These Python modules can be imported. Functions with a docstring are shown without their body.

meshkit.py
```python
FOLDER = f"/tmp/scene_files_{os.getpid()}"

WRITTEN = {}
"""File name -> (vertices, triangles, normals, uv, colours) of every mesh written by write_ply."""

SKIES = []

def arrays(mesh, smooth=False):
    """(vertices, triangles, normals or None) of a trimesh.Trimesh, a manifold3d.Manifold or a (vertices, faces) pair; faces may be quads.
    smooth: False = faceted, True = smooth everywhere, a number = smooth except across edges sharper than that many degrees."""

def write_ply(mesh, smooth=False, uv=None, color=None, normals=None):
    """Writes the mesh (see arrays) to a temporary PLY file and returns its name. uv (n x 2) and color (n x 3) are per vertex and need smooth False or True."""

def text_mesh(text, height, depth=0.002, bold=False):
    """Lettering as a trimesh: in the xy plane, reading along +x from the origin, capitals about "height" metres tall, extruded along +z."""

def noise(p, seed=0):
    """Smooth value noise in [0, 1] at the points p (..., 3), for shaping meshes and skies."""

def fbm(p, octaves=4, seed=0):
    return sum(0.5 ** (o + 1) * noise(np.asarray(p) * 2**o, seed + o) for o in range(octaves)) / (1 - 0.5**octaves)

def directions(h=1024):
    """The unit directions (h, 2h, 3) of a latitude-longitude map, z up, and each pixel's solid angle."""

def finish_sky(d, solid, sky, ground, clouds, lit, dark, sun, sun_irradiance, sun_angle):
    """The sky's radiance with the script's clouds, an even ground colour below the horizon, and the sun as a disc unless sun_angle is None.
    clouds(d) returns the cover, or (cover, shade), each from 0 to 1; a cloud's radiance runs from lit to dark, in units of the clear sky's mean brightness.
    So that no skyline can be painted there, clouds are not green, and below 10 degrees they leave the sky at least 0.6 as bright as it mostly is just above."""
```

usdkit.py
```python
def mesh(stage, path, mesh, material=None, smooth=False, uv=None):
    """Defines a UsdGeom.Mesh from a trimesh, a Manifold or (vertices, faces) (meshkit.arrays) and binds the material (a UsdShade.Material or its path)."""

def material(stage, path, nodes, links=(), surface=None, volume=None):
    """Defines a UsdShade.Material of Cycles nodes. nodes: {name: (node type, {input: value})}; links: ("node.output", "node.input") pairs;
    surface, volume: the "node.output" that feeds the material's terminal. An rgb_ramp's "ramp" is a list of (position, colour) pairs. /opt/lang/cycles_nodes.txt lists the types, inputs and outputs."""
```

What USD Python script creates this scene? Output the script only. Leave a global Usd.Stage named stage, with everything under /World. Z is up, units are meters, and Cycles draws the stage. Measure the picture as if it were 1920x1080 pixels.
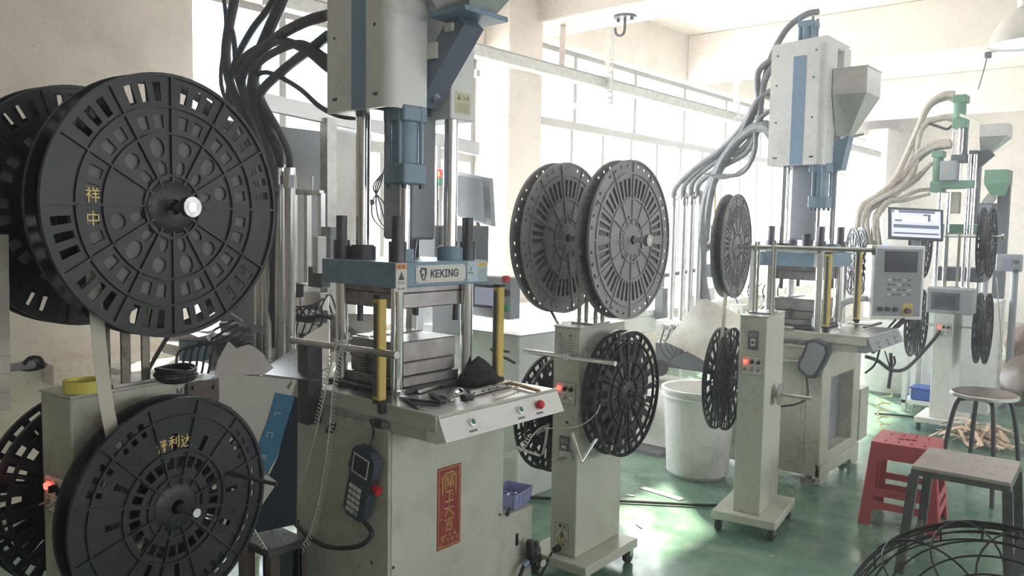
import math, random
import numpy as np
import trimesh
import manifold3d as m3
import usdkit, meshkit
from shapely.geometry import Polygon, Point, box as sbox, LineString
from shapely import affinity, unary_union
from pxr import Usd, UsdGeom, UsdLux, UsdShade, Gf, Sdf, Vt

stage = Usd.Stage.CreateInMemory()
UsdGeom.SetStageUpAxis(stage, UsdGeom.Tokens.z)
UsdGeom.SetStageMetersPerUnit(stage, 1.0)
UsdGeom.Xform.Define(stage, '/World')
UsdGeom.Scope.Define(stage, '/World/Looks')
rnd = random.Random(7)

# ------------------------------------------------------------------ camera, sky, sun, exposure
FPX, YAW, PIT, ROL, CAMH = 1509.0, math.radians(-40.3), math.radians(4.39), math.radians(0.96), 1.62
EXPOSURE = 1.02
SKY = 1.1
SUN = 4.5
GLARE_HAZE = 0.03  # density of the added volume that imitates lens glare


def cam_axes():
    cy, sy = math.cos(YAW), math.sin(YAW)
    f0, r0, u0 = np.array([sy, cy, 0]), np.array([cy, -sy, 0]), np.array([0, 0, 1.0])
    f = f0 * math.cos(PIT) - u0 * math.sin(PIT)
    u = u0 * math.cos(PIT) + f0 * math.sin(PIT)
    return np.array([r0 * math.cos(ROL) + u * math.sin(ROL), -(u * math.cos(ROL) - r0 * math.sin(ROL)), f])


CAX = cam_axes()
CAM = np.array([0, 0, CAMH])
cam = UsdGeom.Camera.Define(stage, '/World/camera')
mat4 = Gf.Matrix4d(1.0)
for i, v in enumerate((CAX[0], -CAX[1], -CAX[2], CAM)):
    mat4.SetRow(i, Gf.Vec4d(*[float(a) for a in v], 1.0 if i == 3 else 0.0))
cam.AddTransformOp().Set(mat4)
cam.CreateHorizontalApertureAttr(36.0)
cam.CreateFocalLengthAttr(36.0 * FPX / 1920.0)
cam.CreateExposureAttr(EXPOSURE)

dome = UsdLux.DomeLight.Define(stage, '/World/sky')
dome.CreateIntensityAttr(SKY)
dome.CreateColorAttr(Gf.Vec3f(0.93, 0.97, 1.0))
sun = UsdLux.DistantLight.Define(stage, '/World/sun')
sun.CreateIntensityAttr(SUN)
sun.CreateAngleAttr(1.0)
sun.CreateNormalizeAttr(True)
sun.CreateColorAttr(Gf.Vec3f(1.0, 0.88, 0.7))
SUN_FROM = np.array([-0.6, 0.56, 0.62])          # sun beyond the window wall


def aim(prim, frm):
    z = frm / np.linalg.norm(frm)
    x = np.cross([0, 0, 1.0], z); x /= np.linalg.norm(x)
    y = np.cross(z, x)
    m = Gf.Matrix4d(1.0)
    for i, v in enumerate((x, y, z)):
        m.SetRow(i, Gf.Vec4d(*[float(a) for a in v], 0))
    prim.AddTransformOp().Set(m)


aim(sun, SUN_FROM)
# daylight that pours in through the long window band
DAY = 6.5


def daylight(name, x, y0, y1, z0, z1, s):
    r = UsdLux.RectLight.Define(stage, '/World/' + name)
    r.CreateWidthAttr(y1 - y0); r.CreateHeightAttr(z1 - z0)
    r.CreateIntensityAttr(s)
    r.CreateColorAttr(Gf.Vec3f(0.97, 0.98, 1.0))
    sg = 1.0 if x < 0 else -1.0
    m = Gf.Matrix4d(1.0)
    for i, v in enumerate(((0, -sg, 0), (0, 0, 1), (-sg, 0, 0), (x, (y0 + y1) / 2, (z0 + z1) / 2))):
        m.SetRow(i, Gf.Vec4d(*[float(a) for a in v], 1.0 if i == 3 else 0.0))
    r.AddTransformOp().Set(m)


daylight('window_daylight', -5.4, 6.1, 17.0, .72, 3.47, DAY)
daylight('window_daylight_near', -5.4, 2.68, 5.5, .72, 3.15, DAY)
daylight('aisle_fill', 6.75, -3.6, 17.0, 1.5, 2.9, DAY * .75)  # added fill light from the unseen aisle side, brightens the front faces

# ------------------------------------------------------------------ helpers


def P(px, py, x=None, y=None, z=None, d=None):
    """The point of the photograph's pixel on a plane of the room, in metres."""
    r = CAX.T @ np.array([(px - 960) / FPX, (py - 540) / FPX, 1.0])
    t = x / r[0] if x is not None else y / r[1] if y is not None else (z - CAMH) / r[2] if z is not None else d
    return CAM + r * t


def nrm(v):
    v = np.asarray(v, float)
    return v / (np.linalg.norm(v) + 1e-12)


def frame(a):
    a = nrm(a)
    u = np.cross(a, [0, 0, 1.0] if abs(a[2]) < 0.9 else [1.0, 0, 0]); u = nrm(u)
    return u, np.cross(a, u), a


def smoothline(pts, k=6):
    p = np.asarray(pts, float)
    if len(p) < 3:
        return p
    q = np.vstack([2 * p[0] - p[1], p, 2 * p[-1] - p[-2]])
    out = []
    for i in range(1, len(q) - 2):
        a, b, c, d = q[i - 1], q[i], q[i + 1], q[i + 2]
        for t in np.arange(k) / k:
            out.append(0.5 * (2 * b + (c - a) * t + (2 * a - 5 * b + 4 * c - d) * t * t + (3 * b - a - 3 * c + d) * t ** 3))
    out.append(p[-1])
    return np.array(out)


class B:
    """collects shapes into one mesh"""

    def __init__(self):
        self.v, self.f, self.n = [], [], 0

    def add(self, v, f):
        v, f = np.asarray(v, float), np.asarray(f, int)
        self.v.append(v); self.f.append(f + self.n); self.n += len(v)
        return self

    def man(self, m):
        q = m.to_mesh()
        return self.add(q.vert_properties[:, :3], q.tri_verts)

    def hull(self, pts):
        return self.man(m3.Manifold.hull_points(np.asarray(pts, float)))

    def box(self, x0, x1, y0, y1, z0, z1, b=0.0):
        x0, x1 = min(x0, x1), max(x0, x1); y0, y1 = min(y0, y1), max(y0, y1); z0, z1 = min(z0, z1), max(z0, z1)
        b = min(b, (x1 - x0) * .45, (y1 - y0) * .45, (z1 - z0) * .45)
        if b <= 0:
            c = np.array([[x, y, z] for x in (x0, x1) for y in (y0, y1) for z in (z0, z1)])
            f = [[0, 1, 3], [0, 3, 2], [4, 6, 7], [4, 7, 5], [0, 4, 5], [0, 5, 1], [2, 3, 7], [2, 7, 6], [0, 2, 6], [0, 6, 4], [1, 5, 7], [1, 7, 3]]
            return self.add(c, f)
        p = []
        for sx, x in ((1, x0), (-1, x1)):
            for sy, y in ((1, y0), (-1, y1)):
                for sz, z in ((1, z0), (-1, z1)):
                    p += [[x, y + sy * b, z + sz * b], [x + sx * b, y, z + sz * b], [x + sx * b, y + sy * b, z]]
        return self.hull(p)

    def obox(self, c, u, v, w, b=0.0):
        """box with centre c and half-axis vectors u v w"""
        c, u, v, w = (np.asarray(a, float) for a in (c, u, v, w))
        if np.dot(np.cross(u, v), w) < 0:
            w = -w
        s = B().box(-1, 1, -1, 1, -1, 1) if b <= 0 else B().box(-np.linalg.norm(u), np.linalg.norm(u), -np.linalg.norm(v), np.linalg.norm(v), -np.linalg.norm(w), np.linalg.norm(w), b)
        q = np.vstack(s.v)
        if b > 0:
            q = q / [np.linalg.norm(u), np.linalg.norm(v), np.linalg.norm(w)]
        return self.add(c + q @ np.array([u, v, w]), np.vstack(s.f))

    def bar(self, p, q, w, h, up=(0, 0, 1), b=0.0):
        """rectangular bar from p to q, w wide and h high"""
        p, q = np.asarray(p, float), np.asarray(q, float)
        a = nrm(q - p)
        s = np.cross(a, up)
        if np.linalg.norm(s) < 1e-6:
            s = np.cross(a, [1.0, 0, 0])
        s = nrm(s); t = np.cross(s, a)
        return self.obox((p + q) / 2, (q - p) / 2, s * w / 2, t * h / 2, b)

    def cyl(self, p, q, r, r2=None, n=16, cap=True):
        p, q = np.asarray(p, float), np.asarray(q, float)
        u, v, a = frame(q - p)
        r2 = r if r2 is None else r2
        t = np.arange(n) * 2 * np.pi / n
        ring = np.cos(t)[:, None] * u + np.sin(t)[:, None] * v
        V = np.vstack([p + ring * r, q + ring * r2, [p], [q]])
        i = np.arange(n); j = (i + 1) % n
        f = np.vstack([np.stack([i, j, j + n], 1), np.stack([i, j + n, i + n], 1)])
        if cap:
            f = np.vstack([f, np.stack([j, i, np.full(n, 2 * n)], 1), np.stack([i + n, j + n, np.full(n, 2 * n + 1)], 1)])
        return self.add(V, f)

    def tube(self, pts, r, n=8, k=6, smooth=True):
        p = smoothline(pts, k) if smooth else np.asarray(pts, float)
        t = np.gradient(p, axis=0); t /= np.linalg.norm(t, axis=1, keepdims=True) + 1e-12
        u = frame(t[0])[0]
        U = []
        for a in t:
            u = nrm(u - a * np.dot(u, a)); U.append(u)
        U = np.array(U); W = np.cross(t, U)
        r = np.broadcast_to(r, (len(p),))
        g = np.arange(n) * 2 * np.pi / n
        V = p[:, None] + r[:, None, None] * (np.cos(g)[None, :, None] * U[:, None] + np.sin(g)[None, :, None] * W[:, None])
        m = len(p)
        i, j = np.meshgrid(np.arange(m - 1), np.arange(n), indexing='ij'); i, j = i.ravel(), j.ravel(); j2 = (j + 1) % n
        f = np.vstack([np.stack([i * n + j, i * n + j2, (i + 1) * n + j2], 1), np.stack([i * n + j, (i + 1) * n + j2, (i + 1) * n + j], 1)])
        V = np.vstack([V.reshape(-1, 3), p[:1], p[-1:]])
        q = np.arange(n); q2 = (q + 1) % n
        f = np.vstack([f, np.stack([q2, q, np.full(n, m * n)], 1), np.stack([(m - 1) * n + q, (m - 1) * n + q2, np.full(n, m * n + 1)], 1)])
        return self.add(V, f)

    def lathe(self, prof, o=(0, 0, 0), a=(0, 0, 1), n=32, closed=False):
        """prof: (r, h) pairs turned about axis a through o"""
        u, v, a = frame(a)
        pr = list(prof) + ([prof[0]] if closed else [])
        t = np.arange(n) * 2 * np.pi / n
        ring = np.cos(t)[:, None] * u + np.sin(t)[:, None] * v
        V = np.vstack([np.asarray(o, float) + ring * max(r, 1e-5) + a * h for r, h in pr])
        i, j = np.meshgrid(np.arange(len(pr) - 1), np.arange(n), indexing='ij'); i, j = i.ravel(), j.ravel(); j2 = (j + 1) % n
        f = np.vstack([np.stack([i * n + j, i * n + j2, (i + 1) * n + j2], 1), np.stack([i * n + j, (i + 1) * n + j2, (i + 1) * n + j], 1)])
        return self.add(V, f)

    def ext(self, poly, d, o=(0, 0, 0), u=(1, 0, 0), v=(0, 1, 0)):
        """extrudes a 2-D outline lying in axes u, v by d along u x v"""
        if not hasattr(poly, 'geom_type'):
            poly = Polygon(poly)
        u, v = nrm(u), nrm(v); w = np.cross(u, v)
        for g in getattr(poly, 'geoms', [poly]):
            if g.area < 1e-9:
                continue
            e = trimesh.creation.extrude_polygon(g, d, engine='earcut')
            self.add(np.asarray(o, float) + e.vertices @ np.array([u, v, w]), e.faces)
        return self

    def text(self, s, h, o, u, v, d=0.001, bold=False, center=False):
        t = meshkit.text_mesh(s, h, d, bold)
        q = t.vertices.copy()
        if center:
            q[:, 0] -= q[:, 0].mean() * 0 + (q[:, 0].min() + q[:, 0].max()) / 2
        u, v = nrm(u), nrm(v)
        return self.add(np.asarray(o, float) + q @ np.array([u, v, np.cross(u, v)]), t.faces)

    def sphere(self, c, r, k=2, s=(1, 1, 1)):
        e = trimesh.creation.icosphere(k, r)
        return self.add(np.asarray(c, float) + e.vertices * s, e.faces)

    def glyph(self, ch, h, o, u, v, w=0.09, d=0.001):
        u, v = nrm(u), nrm(v); nn = np.cross(u, v); s = h / 10
        for line in GLYPH[ch]:
            for (a, b), (c, e) in zip(line[:-1], line[1:]):
                p = np.asarray(o, float) + u * a * s + v * b * s; q = np.asarray(o, float) + u * c * s + v * e * s
                dd = nrm(q - p) * w * h * .35
                self.obox((p + q) / 2 + nn * d / 2, (q - p) / 2 + dd, np.cross(nn, nrm(q - p)) * w * h / 2, nn * d / 2)
        return self

    def mesh(self):
        return np.vstack(self.v), np.vstack(self.f)


GLYPH = {
    '中': [[(1, 7.5), (9, 7.5), (9, 3.5), (1, 3.5), (1, 7.5)], [(5, 10), (5, 0)]],
    '祥': [[(2, 10), (2.8, 9)], [(.5, 8), (3.6, 8), (.5, 4.5)], [(2.2, 6), (2.2, 0)], [(2.4, 5.5), (3.8, 4.5)], [(5.4, 10), (6.1, 8.6)], [(8.6, 10), (7.8, 8.6)], [(4.6, 8), (9.6, 8)], [(4.9, 5.8), (9.2, 5.8)], [(4.2, 3.4), (10, 3.4)], [(7.1, 8), (7.1, 0)]],
    '普': [[(3, 10), (3.8, 9)], [(7.2, 10), (6.4, 9)], [(1, 8.6), (9, 8.6)], [(4, 8.6), (4, 5.6)], [(6, 8.6), (6, 5.6)], [(2, 7.6), (2.8, 6.4)], [(8, 7.6), (7.2, 6.4)], [(.4, 5.6), (9.6, 5.6)], [(2.4, 4.4), (7.6, 4.4), (7.6, 0), (2.4, 0), (2.4, 4.4)], [(2.4, 2.2), (7.6, 2.2)]],
    '利': [[(4.6, 9.8), (1.4, 8.8)], [(.3, 6.8), (5.8, 6.8)], [(3, 9.2), (3, 0)], [(3, 6.4), (.4, 3)], [(3.2, 6.2), (5.4, 4)], [(7, 8.8), (7, 3)], [(9.4, 9.8), (9.4, .4), (8.2, .9)]],
    '达': [[(1, 9.6), (2, 8.4)], [(.4, 6.4), (2, 6.4), (2, 2), (.4, .6)], [(2, 1.8), (4, .5), (10, .3)], [(3.4, 7), (9.6, 7)], [(6.4, 9.8), (6.2, 6), (3.6, 2.4)], [(6.4, 6), (9.4, 2.6)]],
    '開': [[(.6, 9.8), (.6, 0)], [(.6, 9.8), (4.2, 9.8), (4.2, 6.8), (.6, 6.8)], [(.6, 8.3), (4.2, 8.3)], [(9.4, 9.8), (9.4, 0)], [(9.4, 9.8), (5.8, 9.8), (5.8, 6.8), (9.4, 6.8)], [(5.8, 8.3), (9.4, 8.3)], [(2.4, 5.4), (7.6, 5.4)], [(2, 3.4), (8, 3.4)], [(3.9, 5.4), (3.7, 2.4), (2.4, .4)], [(6.2, 5.4), (6.2, .4)]],
    '工': [[(1.4, 8.6), (8.6, 8.6)], [(5, 8.6), (5, 1)], [(.5, 1), (9.5, 1)]],
    '大': [[(.6, 6.6), (9.4, 6.6)], [(5, 9.8), (4.8, 6), (.6, .4)], [(5, 6.2), (9.6, .4)]],
    '吉': [[(.8, 8.2), (9.2, 8.2)], [(5, 9.9), (5, 5.8)], [(1.8, 5.8), (8.2, 5.8)], [(2.2, 4.2), (7.8, 4.2), (7.8, .2), (2.2, .2), (2.2, 4.2)]],
    '当': [[(5, 10), (5, 6)], [(2, 9), (3.2, 7)], [(8, 9), (6.8, 7)], [(1.4, 5.8), (8.6, 5.8), (8.6, .4), (1.2, .4)], [(1.8, 3.1), (8.6, 3.1)]],
    '心': [[(1, 5.5), (.6, 2.5)], [(3, 6.5), (3.4, 1), (7.4, .8), (7.8, 3)], [(5, 8.6), (5.8, 6.4)], [(8.2, 7), (9.4, 4)]],
    '夹': [[(1.4, 8.4), (8.6, 8.4)], [(2.6, 7), (3.2, 5.4)], [(7.4, 7), (6.6, 5.4)], [(.6, 4.6), (9.4, 4.6)], [(5, 10), (4.8, 4.6), (.8, .2)], [(5, 4.6), (9.2, .2)]],
    '手': [[(8, 9.8), (2, 9)], [(1.4, 6.8), (8.6, 6.8)], [(.4, 4.2), (9.6, 4.2)], [(5, 9.2), (5, .4), (3.6, .8)]],
    '注': [[(1, 9.4), (2.2, 8.4)], [(.6, 6.6), (1.8, 5.6)], [(.6, .4), (2.4, 3.6)], [(5.6, 9.9), (6.8, 8.9)], [(3.4, 8), (9.4, 8)], [(3.8, 4.6), (9, 4.6)], [(3, .6), (9.8, .6)], [(6.4, 8), (6.4, .6)]],
    '意': [[(5, 10), (5, 9)], [(1.6, 9), (8.4, 9)], [(3.4, 8.6), (3.9, 7.4)], [(6.6, 8.6), (6.1, 7.4)], [(.6, 7.2), (9.4, 7.2)], [(2.4, 6.2), (7.6, 6.2), (7.6, 3.2), (2.4, 3.2), (2.4, 6.2)], [(2.4, 4.7), (7.6, 4.7)], [(1.2, 2.2), (.8, .6)], [(3.2, 2.4), (3.6, .4), (7, .4), (7.2, 1.4)], [(8.4, 2.2), (9.2, .8)]],
}

used = {}


def number(path):
    k = used.get(path, -1) + 1
    used[path] = k
    return path if k == 0 else '%s_%03d' % (path, k)


class T:
    """a thing: an Xform at its base whose children are its parts"""

    def __init__(s, path, loc, rz):
        s.path, s.loc, s.rz = path, np.asarray(loc, float), math.radians(rz)

    def __call__(s, name, b, m, smooth=35, label=None, local=False, sub=None):
        v, f = b.mesh()
        if not local:
            c, q = math.cos(-s.rz), math.sin(-s.rz)
            v = v - s.loc
            v = np.stack([v[:, 0] * c - v[:, 1] * q, v[:, 0] * q + v[:, 1] * c, v[:, 2]], 1)
        path = number((sub or s.path) + '/' + name)
        p = usdkit.mesh(stage, path, (v, f), m, smooth).GetPrim()
        if label:
            p.SetCustomDataByKey('label', label)
        return path


def meta(prim, label=None, cat=None, group=None, kind=None):
    for k, v in (('label', label), ('category', cat), ('group', group), ('kind', kind)):
        if v:
            prim.SetCustomDataByKey(k, v)


def thing(name, label, cat, loc=(0, 0, 0), rz=0.0, group=None, kind=None):
    path = number('/World/' + name)
    x = UsdGeom.Xform.Define(stage, path)
    x.AddTranslateOp().Set(Gf.Vec3d(*[float(a) for a in loc]))
    if rz:
        x.AddRotateZOp().Set(float(rz))
    meta(x.GetPrim(), label, cat, group, kind)
    return T(path, loc, rz)


def single(name, b, m, label, cat, group=None, smooth=35, kind=None):
    path = number('/World/' + name)
    meta(usdkit.mesh(stage, path, b.mesh(), m, smooth).GetPrim(), label, cat, group, kind)
    return path


def struct(name, b, m, smooth=False):
    path = number('/World/' + name)
    meta(usdkit.mesh(stage, path, b.mesh(), m, smooth).GetPrim(), kind='structure')
    return path


def place(src, name, label, cat, loc, rot=(0, 0, 0), group=None, instance=True, scale=None):
    """one more of the class prim src"""
    path = number('/World/' + name)
    x = UsdGeom.Xform.Define(stage, path)
    x.AddTranslateOp().Set(Gf.Vec3d(*[float(a) for a in loc]))
    x.AddRotateXYZOp().Set(Gf.Vec3f(*[float(a) for a in rot]))
    if scale:
        x.AddScaleOp().Set(Gf.Vec3f(*scale))
    x.GetPrim().GetReferences().AddInternalReference(src)
    if instance:
        x.GetPrim().SetInstanceable(True)
    meta(x.GetPrim(), label, cat, group)
    return path


# ------------------------------------------------------------------ materials
def srgb(*c):
    return tuple((a / 255 / 12.92) if a / 255 <= 0.04045 else ((a / 255 + 0.055) / 1.055) ** 2.4 for a in c)


def paint(name, c, rough=0.5, metal=0.0, vary=0.12, scale=6.0, bump=0.0, bscale=60.0, dirt=None, dirt_amt=0.5, spec=None, coat=0.0, stretch=None):
    """painted, plastic or metal surface: the colour drifts with noise; dirt adds patches of another colour"""
    c = np.array(c, float)
    n = {'tc': ('texture_coordinate', {}), 'n': ('noise_texture', {'scale': scale, 'detail': 2.0, 'roughness': 0.6}),
         'r': ('rgb_ramp', {'ramp': [(0.25, tuple(c * (1 - vary))), (0.75, tuple(np.minimum(c * (1 + vary), 1)))]}),
         'p': ('principled_bsdf', {'roughness': rough, 'metallic': metal})}
    l = [('tc.object', 'n.vector'), ('n.fac', 'r.fac')]
    if stretch:
        n['mp'] = ('mapping', {'scale': stretch})
        l = [('tc.object', 'mp.vector'), ('mp.vector', 'n.vector'), ('n.fac', 'r.fac')]
    if dirt is not None:
        n['n2'] = ('noise_texture', {'scale': scale * 0.8, 'detail': 4.0, 'roughness': 0.7})
        n['r2'] = ('rgb_ramp', {'ramp': [(0.5, (0, 0, 0)), (0.68, (dirt_amt,) * 3)]})
        n['mx'] = ('mix', {'color2': tuple(dirt)})
        l += [('tc.object', 'n2.vector'), ('n2.fac', 'r2.fac'), ('r2.color', 'mx.fac'), ('r.color', 'mx.color1'), ('mx.color', 'p.base_color')]
    else:
        l.append(('r.color', 'p.base_color'))
    if bump:
        n['nb'] = ('noise_texture', {'scale': bscale, 'detail': 3.0})
        n['b'] = ('bump', {'strength': bump, 'distance': 0.004})
        l += [('tc.object', 'nb.vector'), ('nb.fac', 'b.height'), ('b.normal', 'p.normal')]
    if spec is not None:
        n['p'][1]['specular_ior_level'] = spec
    if coat:
        n['p'][1]['coat_weight'] = coat
    return usdkit.material(stage, '/World/Looks/' + name, n, l, surface='p.BSDF')


def glow(name, c, s):
    return usdkit.material(stage, '/World/Looks/' + name, {'e': ('emission', {'color': c, 'strength': s})}, [], surface='e.emission')


M = {}
M['plaster'] = paint('plaster', srgb(226, 214, 202), 0.8, vary=0.05, scale=2.5, dirt=srgb(176, 164, 152), dirt_amt=0.35, bump=0.15)
M['ceiling'] = paint('ceiling_paint', srgb(230, 220, 210), 0.85, vary=0.03, scale=1.5, dirt=srgb(200, 190, 180), dirt_amt=0.25)
M['cream'] = paint('cream_paint', srgb(196, 196, 184), 0.42, vary=0.05, scale=5, dirt=srgb(120, 112, 96), dirt_amt=0.3, bump=0.05)
M['standpaint'] = paint('stand_paint', srgb(198, 200, 188), 0.4, vary=0.04, scale=4, dirt=srgb(140, 134, 118), dirt_amt=0.3)
M['standold'] = paint('stand_paint_worn', srgb(178, 178, 166), 0.45, vary=0.08, scale=7, dirt=srgb(92, 86, 76), dirt_amt=0.6)
M['white'] = paint('white_paint', srgb(226, 226, 224), 0.4, vary=0.03, dirt=srgb(170, 166, 158), dirt_amt=0.25)
M['blue'] = paint('blue_paint', srgb(124, 150, 170), 0.4, vary=0.06, scale=8, dirt=srgb(84, 100, 112), dirt_amt=0.4)
M['bluestripe'] = paint('blue_stripe_paint', srgb(128, 154, 180), 0.45, vary=0.03)
M['green'] = paint('green_paint', srgb(98, 138, 116), 0.45, vary=0.1, dirt=srgb(80, 96, 84), dirt_amt=0.4)
M['frame'] = paint('window_frame_grey', srgb(128, 124, 118), 0.5, vary=0.06)
M['chrome'] = paint('chrome', (0.72, 0.72, 0.73), 0.16, 1.0, vary=0.05)
M['rust'] = paint('rusty_bar', srgb(132, 126, 116), 0.55, 0.3, vary=0.3, scale=25, dirt=srgb(74, 60, 50), dirt_amt=0.8)
M['steel'] = paint('brushed_steel', (0.5, 0.5, 0.5), 0.32, 1.0, vary=0.2, scale=10, dirt=(0.2, 0.19, 0.18), dirt_amt=0.5)
M['sheet'] = paint('sheet_metal', (0.62, 0.63, 0.66), 0.28, 1.0, vary=0.12, scale=5)
M['mold'] = paint('mould_steel', (0.36, 0.34, 0.34), 0.42, 0.85, vary=0.25, scale=9, dirt=(0.16, 0.12, 0.1), dirt_amt=0.6, bump=0.1)
M['darksteel'] = paint('dark_steel', (0.09, 0.09, 0.1), 0.45, 0.6, vary=0.3)
M['alu'] = paint('aluminium', (0.68, 0.68, 0.68), 0.35, 0.9, vary=0.08)
M['galv'] = paint('galvanised', (0.6, 0.6, 0.58), 0.45, 0.8, vary=0.15, scale=20)
M['black'] = paint('black_plastic', (0.018, 0.018, 0.021), 0.42, vary=0.3, scale=12, bump=0.05)
M['reel'] = paint('reel_plastic', (0.012, 0.013, 0.016), 0.4, vary=0.4, scale=7, dirt=(0.03, 0.031, 0.034), dirt_amt=0.5)
M['reelglare'] = paint('reel_plastic_glare', (0.30, 0.29, 0.305), 0.42, vary=0.2, scale=6)  # black reels lightened: lens glare put into the colour
M['hoseblack_flare'] = paint('hose_black_flare', (0.05, 0.05, 0.056), 0.5, vary=0.25, scale=20)  # lighter than the rubber: lens flare put into the colour
M['chutegrey'] = paint('chute_grey_blue', srgb(112, 120, 136), 0.45, vary=0.05)  # darker than the blue paint: shade on the chute put into the colour
M['rubber'] = paint('rubber', (0.025, 0.025, 0.028), 0.55, vary=0.3, scale=25)
M['hosegrey'] = paint('hose_grey', (0.22, 0.22, 0.23), 0.5, vary=0.2, scale=20)
M['hosepale'] = paint('hose_sleeve', srgb(178, 170, 160), 0.7, vary=0.25, scale=30)
M['pipe'] = paint('pipe_zinc', (0.62, 0.62, 0.63), 0.3, 0.75, vary=0.1)
M['yellow'] = paint('yellow_paint', srgb(208, 182, 96), 0.45, vary=0.08, dirt=srgb(150, 128, 60), dirt_amt=0.3)
M['yellowtape'] = paint('yellow_tape', srgb(220, 208, 96), 0.5, vary=0.05)
M['red'] = paint('red_plastic', srgb(196, 44, 44), 0.4, vary=0.06)
M['redstool'] = paint('red_stool_plastic', srgb(190, 84, 90), 0.32, vary=0.08, scale=4, dirt=srgb(160, 52, 58), dirt_amt=0.3)
M['redpaper'] = paint('red_paper', srgb(140, 52, 48), 0.6, vary=0.2, scale=40, dirt=srgb(184, 118, 84), dirt_amt=0.5)
M['gold'] = paint('gold_print', srgb(196, 160, 96), 0.5, 0.1, vary=0.15, scale=30)
M['goldprint'] = paint('gold_foil', srgb(226, 196, 122), 0.45, 0.1, vary=0.1)
M['greenbtn'] = paint('green_button', srgb(40, 132, 96), 0.35)
M['ink'] = paint('ink', (0.03, 0.03, 0.035), 0.6)
M['greyink'] = paint('grey_ink', (0.2, 0.2, 0.2), 0.6)
M['navyink'] = paint('navy_ink', srgb(52, 60, 84), 0.5)
M['orange'] = paint('orange_print', srgb(214, 140, 84), 0.5)
M['yellowprint'] = paint('yellow_print', srgb(222, 206, 130), 0.5)
M['label'] = paint('label_white', srgb(214, 212, 204), 0.5, vary=0.03)
M['labelblue'] = paint('label_pale_blue', srgb(186, 204, 214), 0.5, vary=0.03)
M['labelyellow'] = paint('label_yellow', srgb(206, 202, 168), 0.5)
M['paper'] = paint('paper_sack', srgb(206, 202, 196), 0.75, vary=0.06, scale=4, bump=0.3, bscale=14)
M['paperblue'] = paint('paper_sack_blue', srgb(70, 124, 160), 0.7, vary=0.06)
M['papershade'] = paint('paper_sack_shade', srgb(34, 40, 54), 0.7, vary=0.1)  # shade on the sack side put into the colour
M['tape'] = paint('paper_tape', srgb(190, 184, 172), 0.7, vary=0.05)
M['wound'] = paint('wound_tape', srgb(112, 112, 112), 0.7, vary=0.2, scale=30)
M['bucket'] = paint('bucket_plastic', srgb(226, 226, 224), 0.4, vary=0.04, scale=3, dirt=srgb(160, 152, 146), dirt_amt=0.5)
M['bag'] = paint('milky_plastic', srgb(222, 216, 206), 0.3, vary=0.06, scale=6, dirt=srgb(150, 140, 124), dirt_amt=0.5, bump=0.4, bscale=12)
M['crate'] = paint('crate_plastic', srgb(148, 152, 196), 0.4, vary=0.06)
M['bluetray'] = paint('blue_tray_plastic', srgb(48, 92, 176), 0.4)
M['cloth'] = paint('black_cloth', (0.03, 0.03, 0.034), 0.9, vary=0.4, scale=20, bump=0.5, bscale=60)
M['woodtop'] = paint('laminate_top', srgb(176, 168, 164), 0.35, vary=0.12, scale=5, dirt=srgb(140, 96, 88), dirt_amt=0.45)
M['stoolseat'] = paint('worn_seat', srgb(112, 100, 92), 0.3, vary=0.25, scale=8, dirt=srgb(60, 52, 48), dirt_amt=0.6)
M['stoolsteel'] = paint('stool_steel', (0.13, 0.135, 0.13), 0.45, 0.4, vary=0.3, scale=14, dirt=(0.05, 0.045, 0.04), dirt_amt=0.6)
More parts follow.
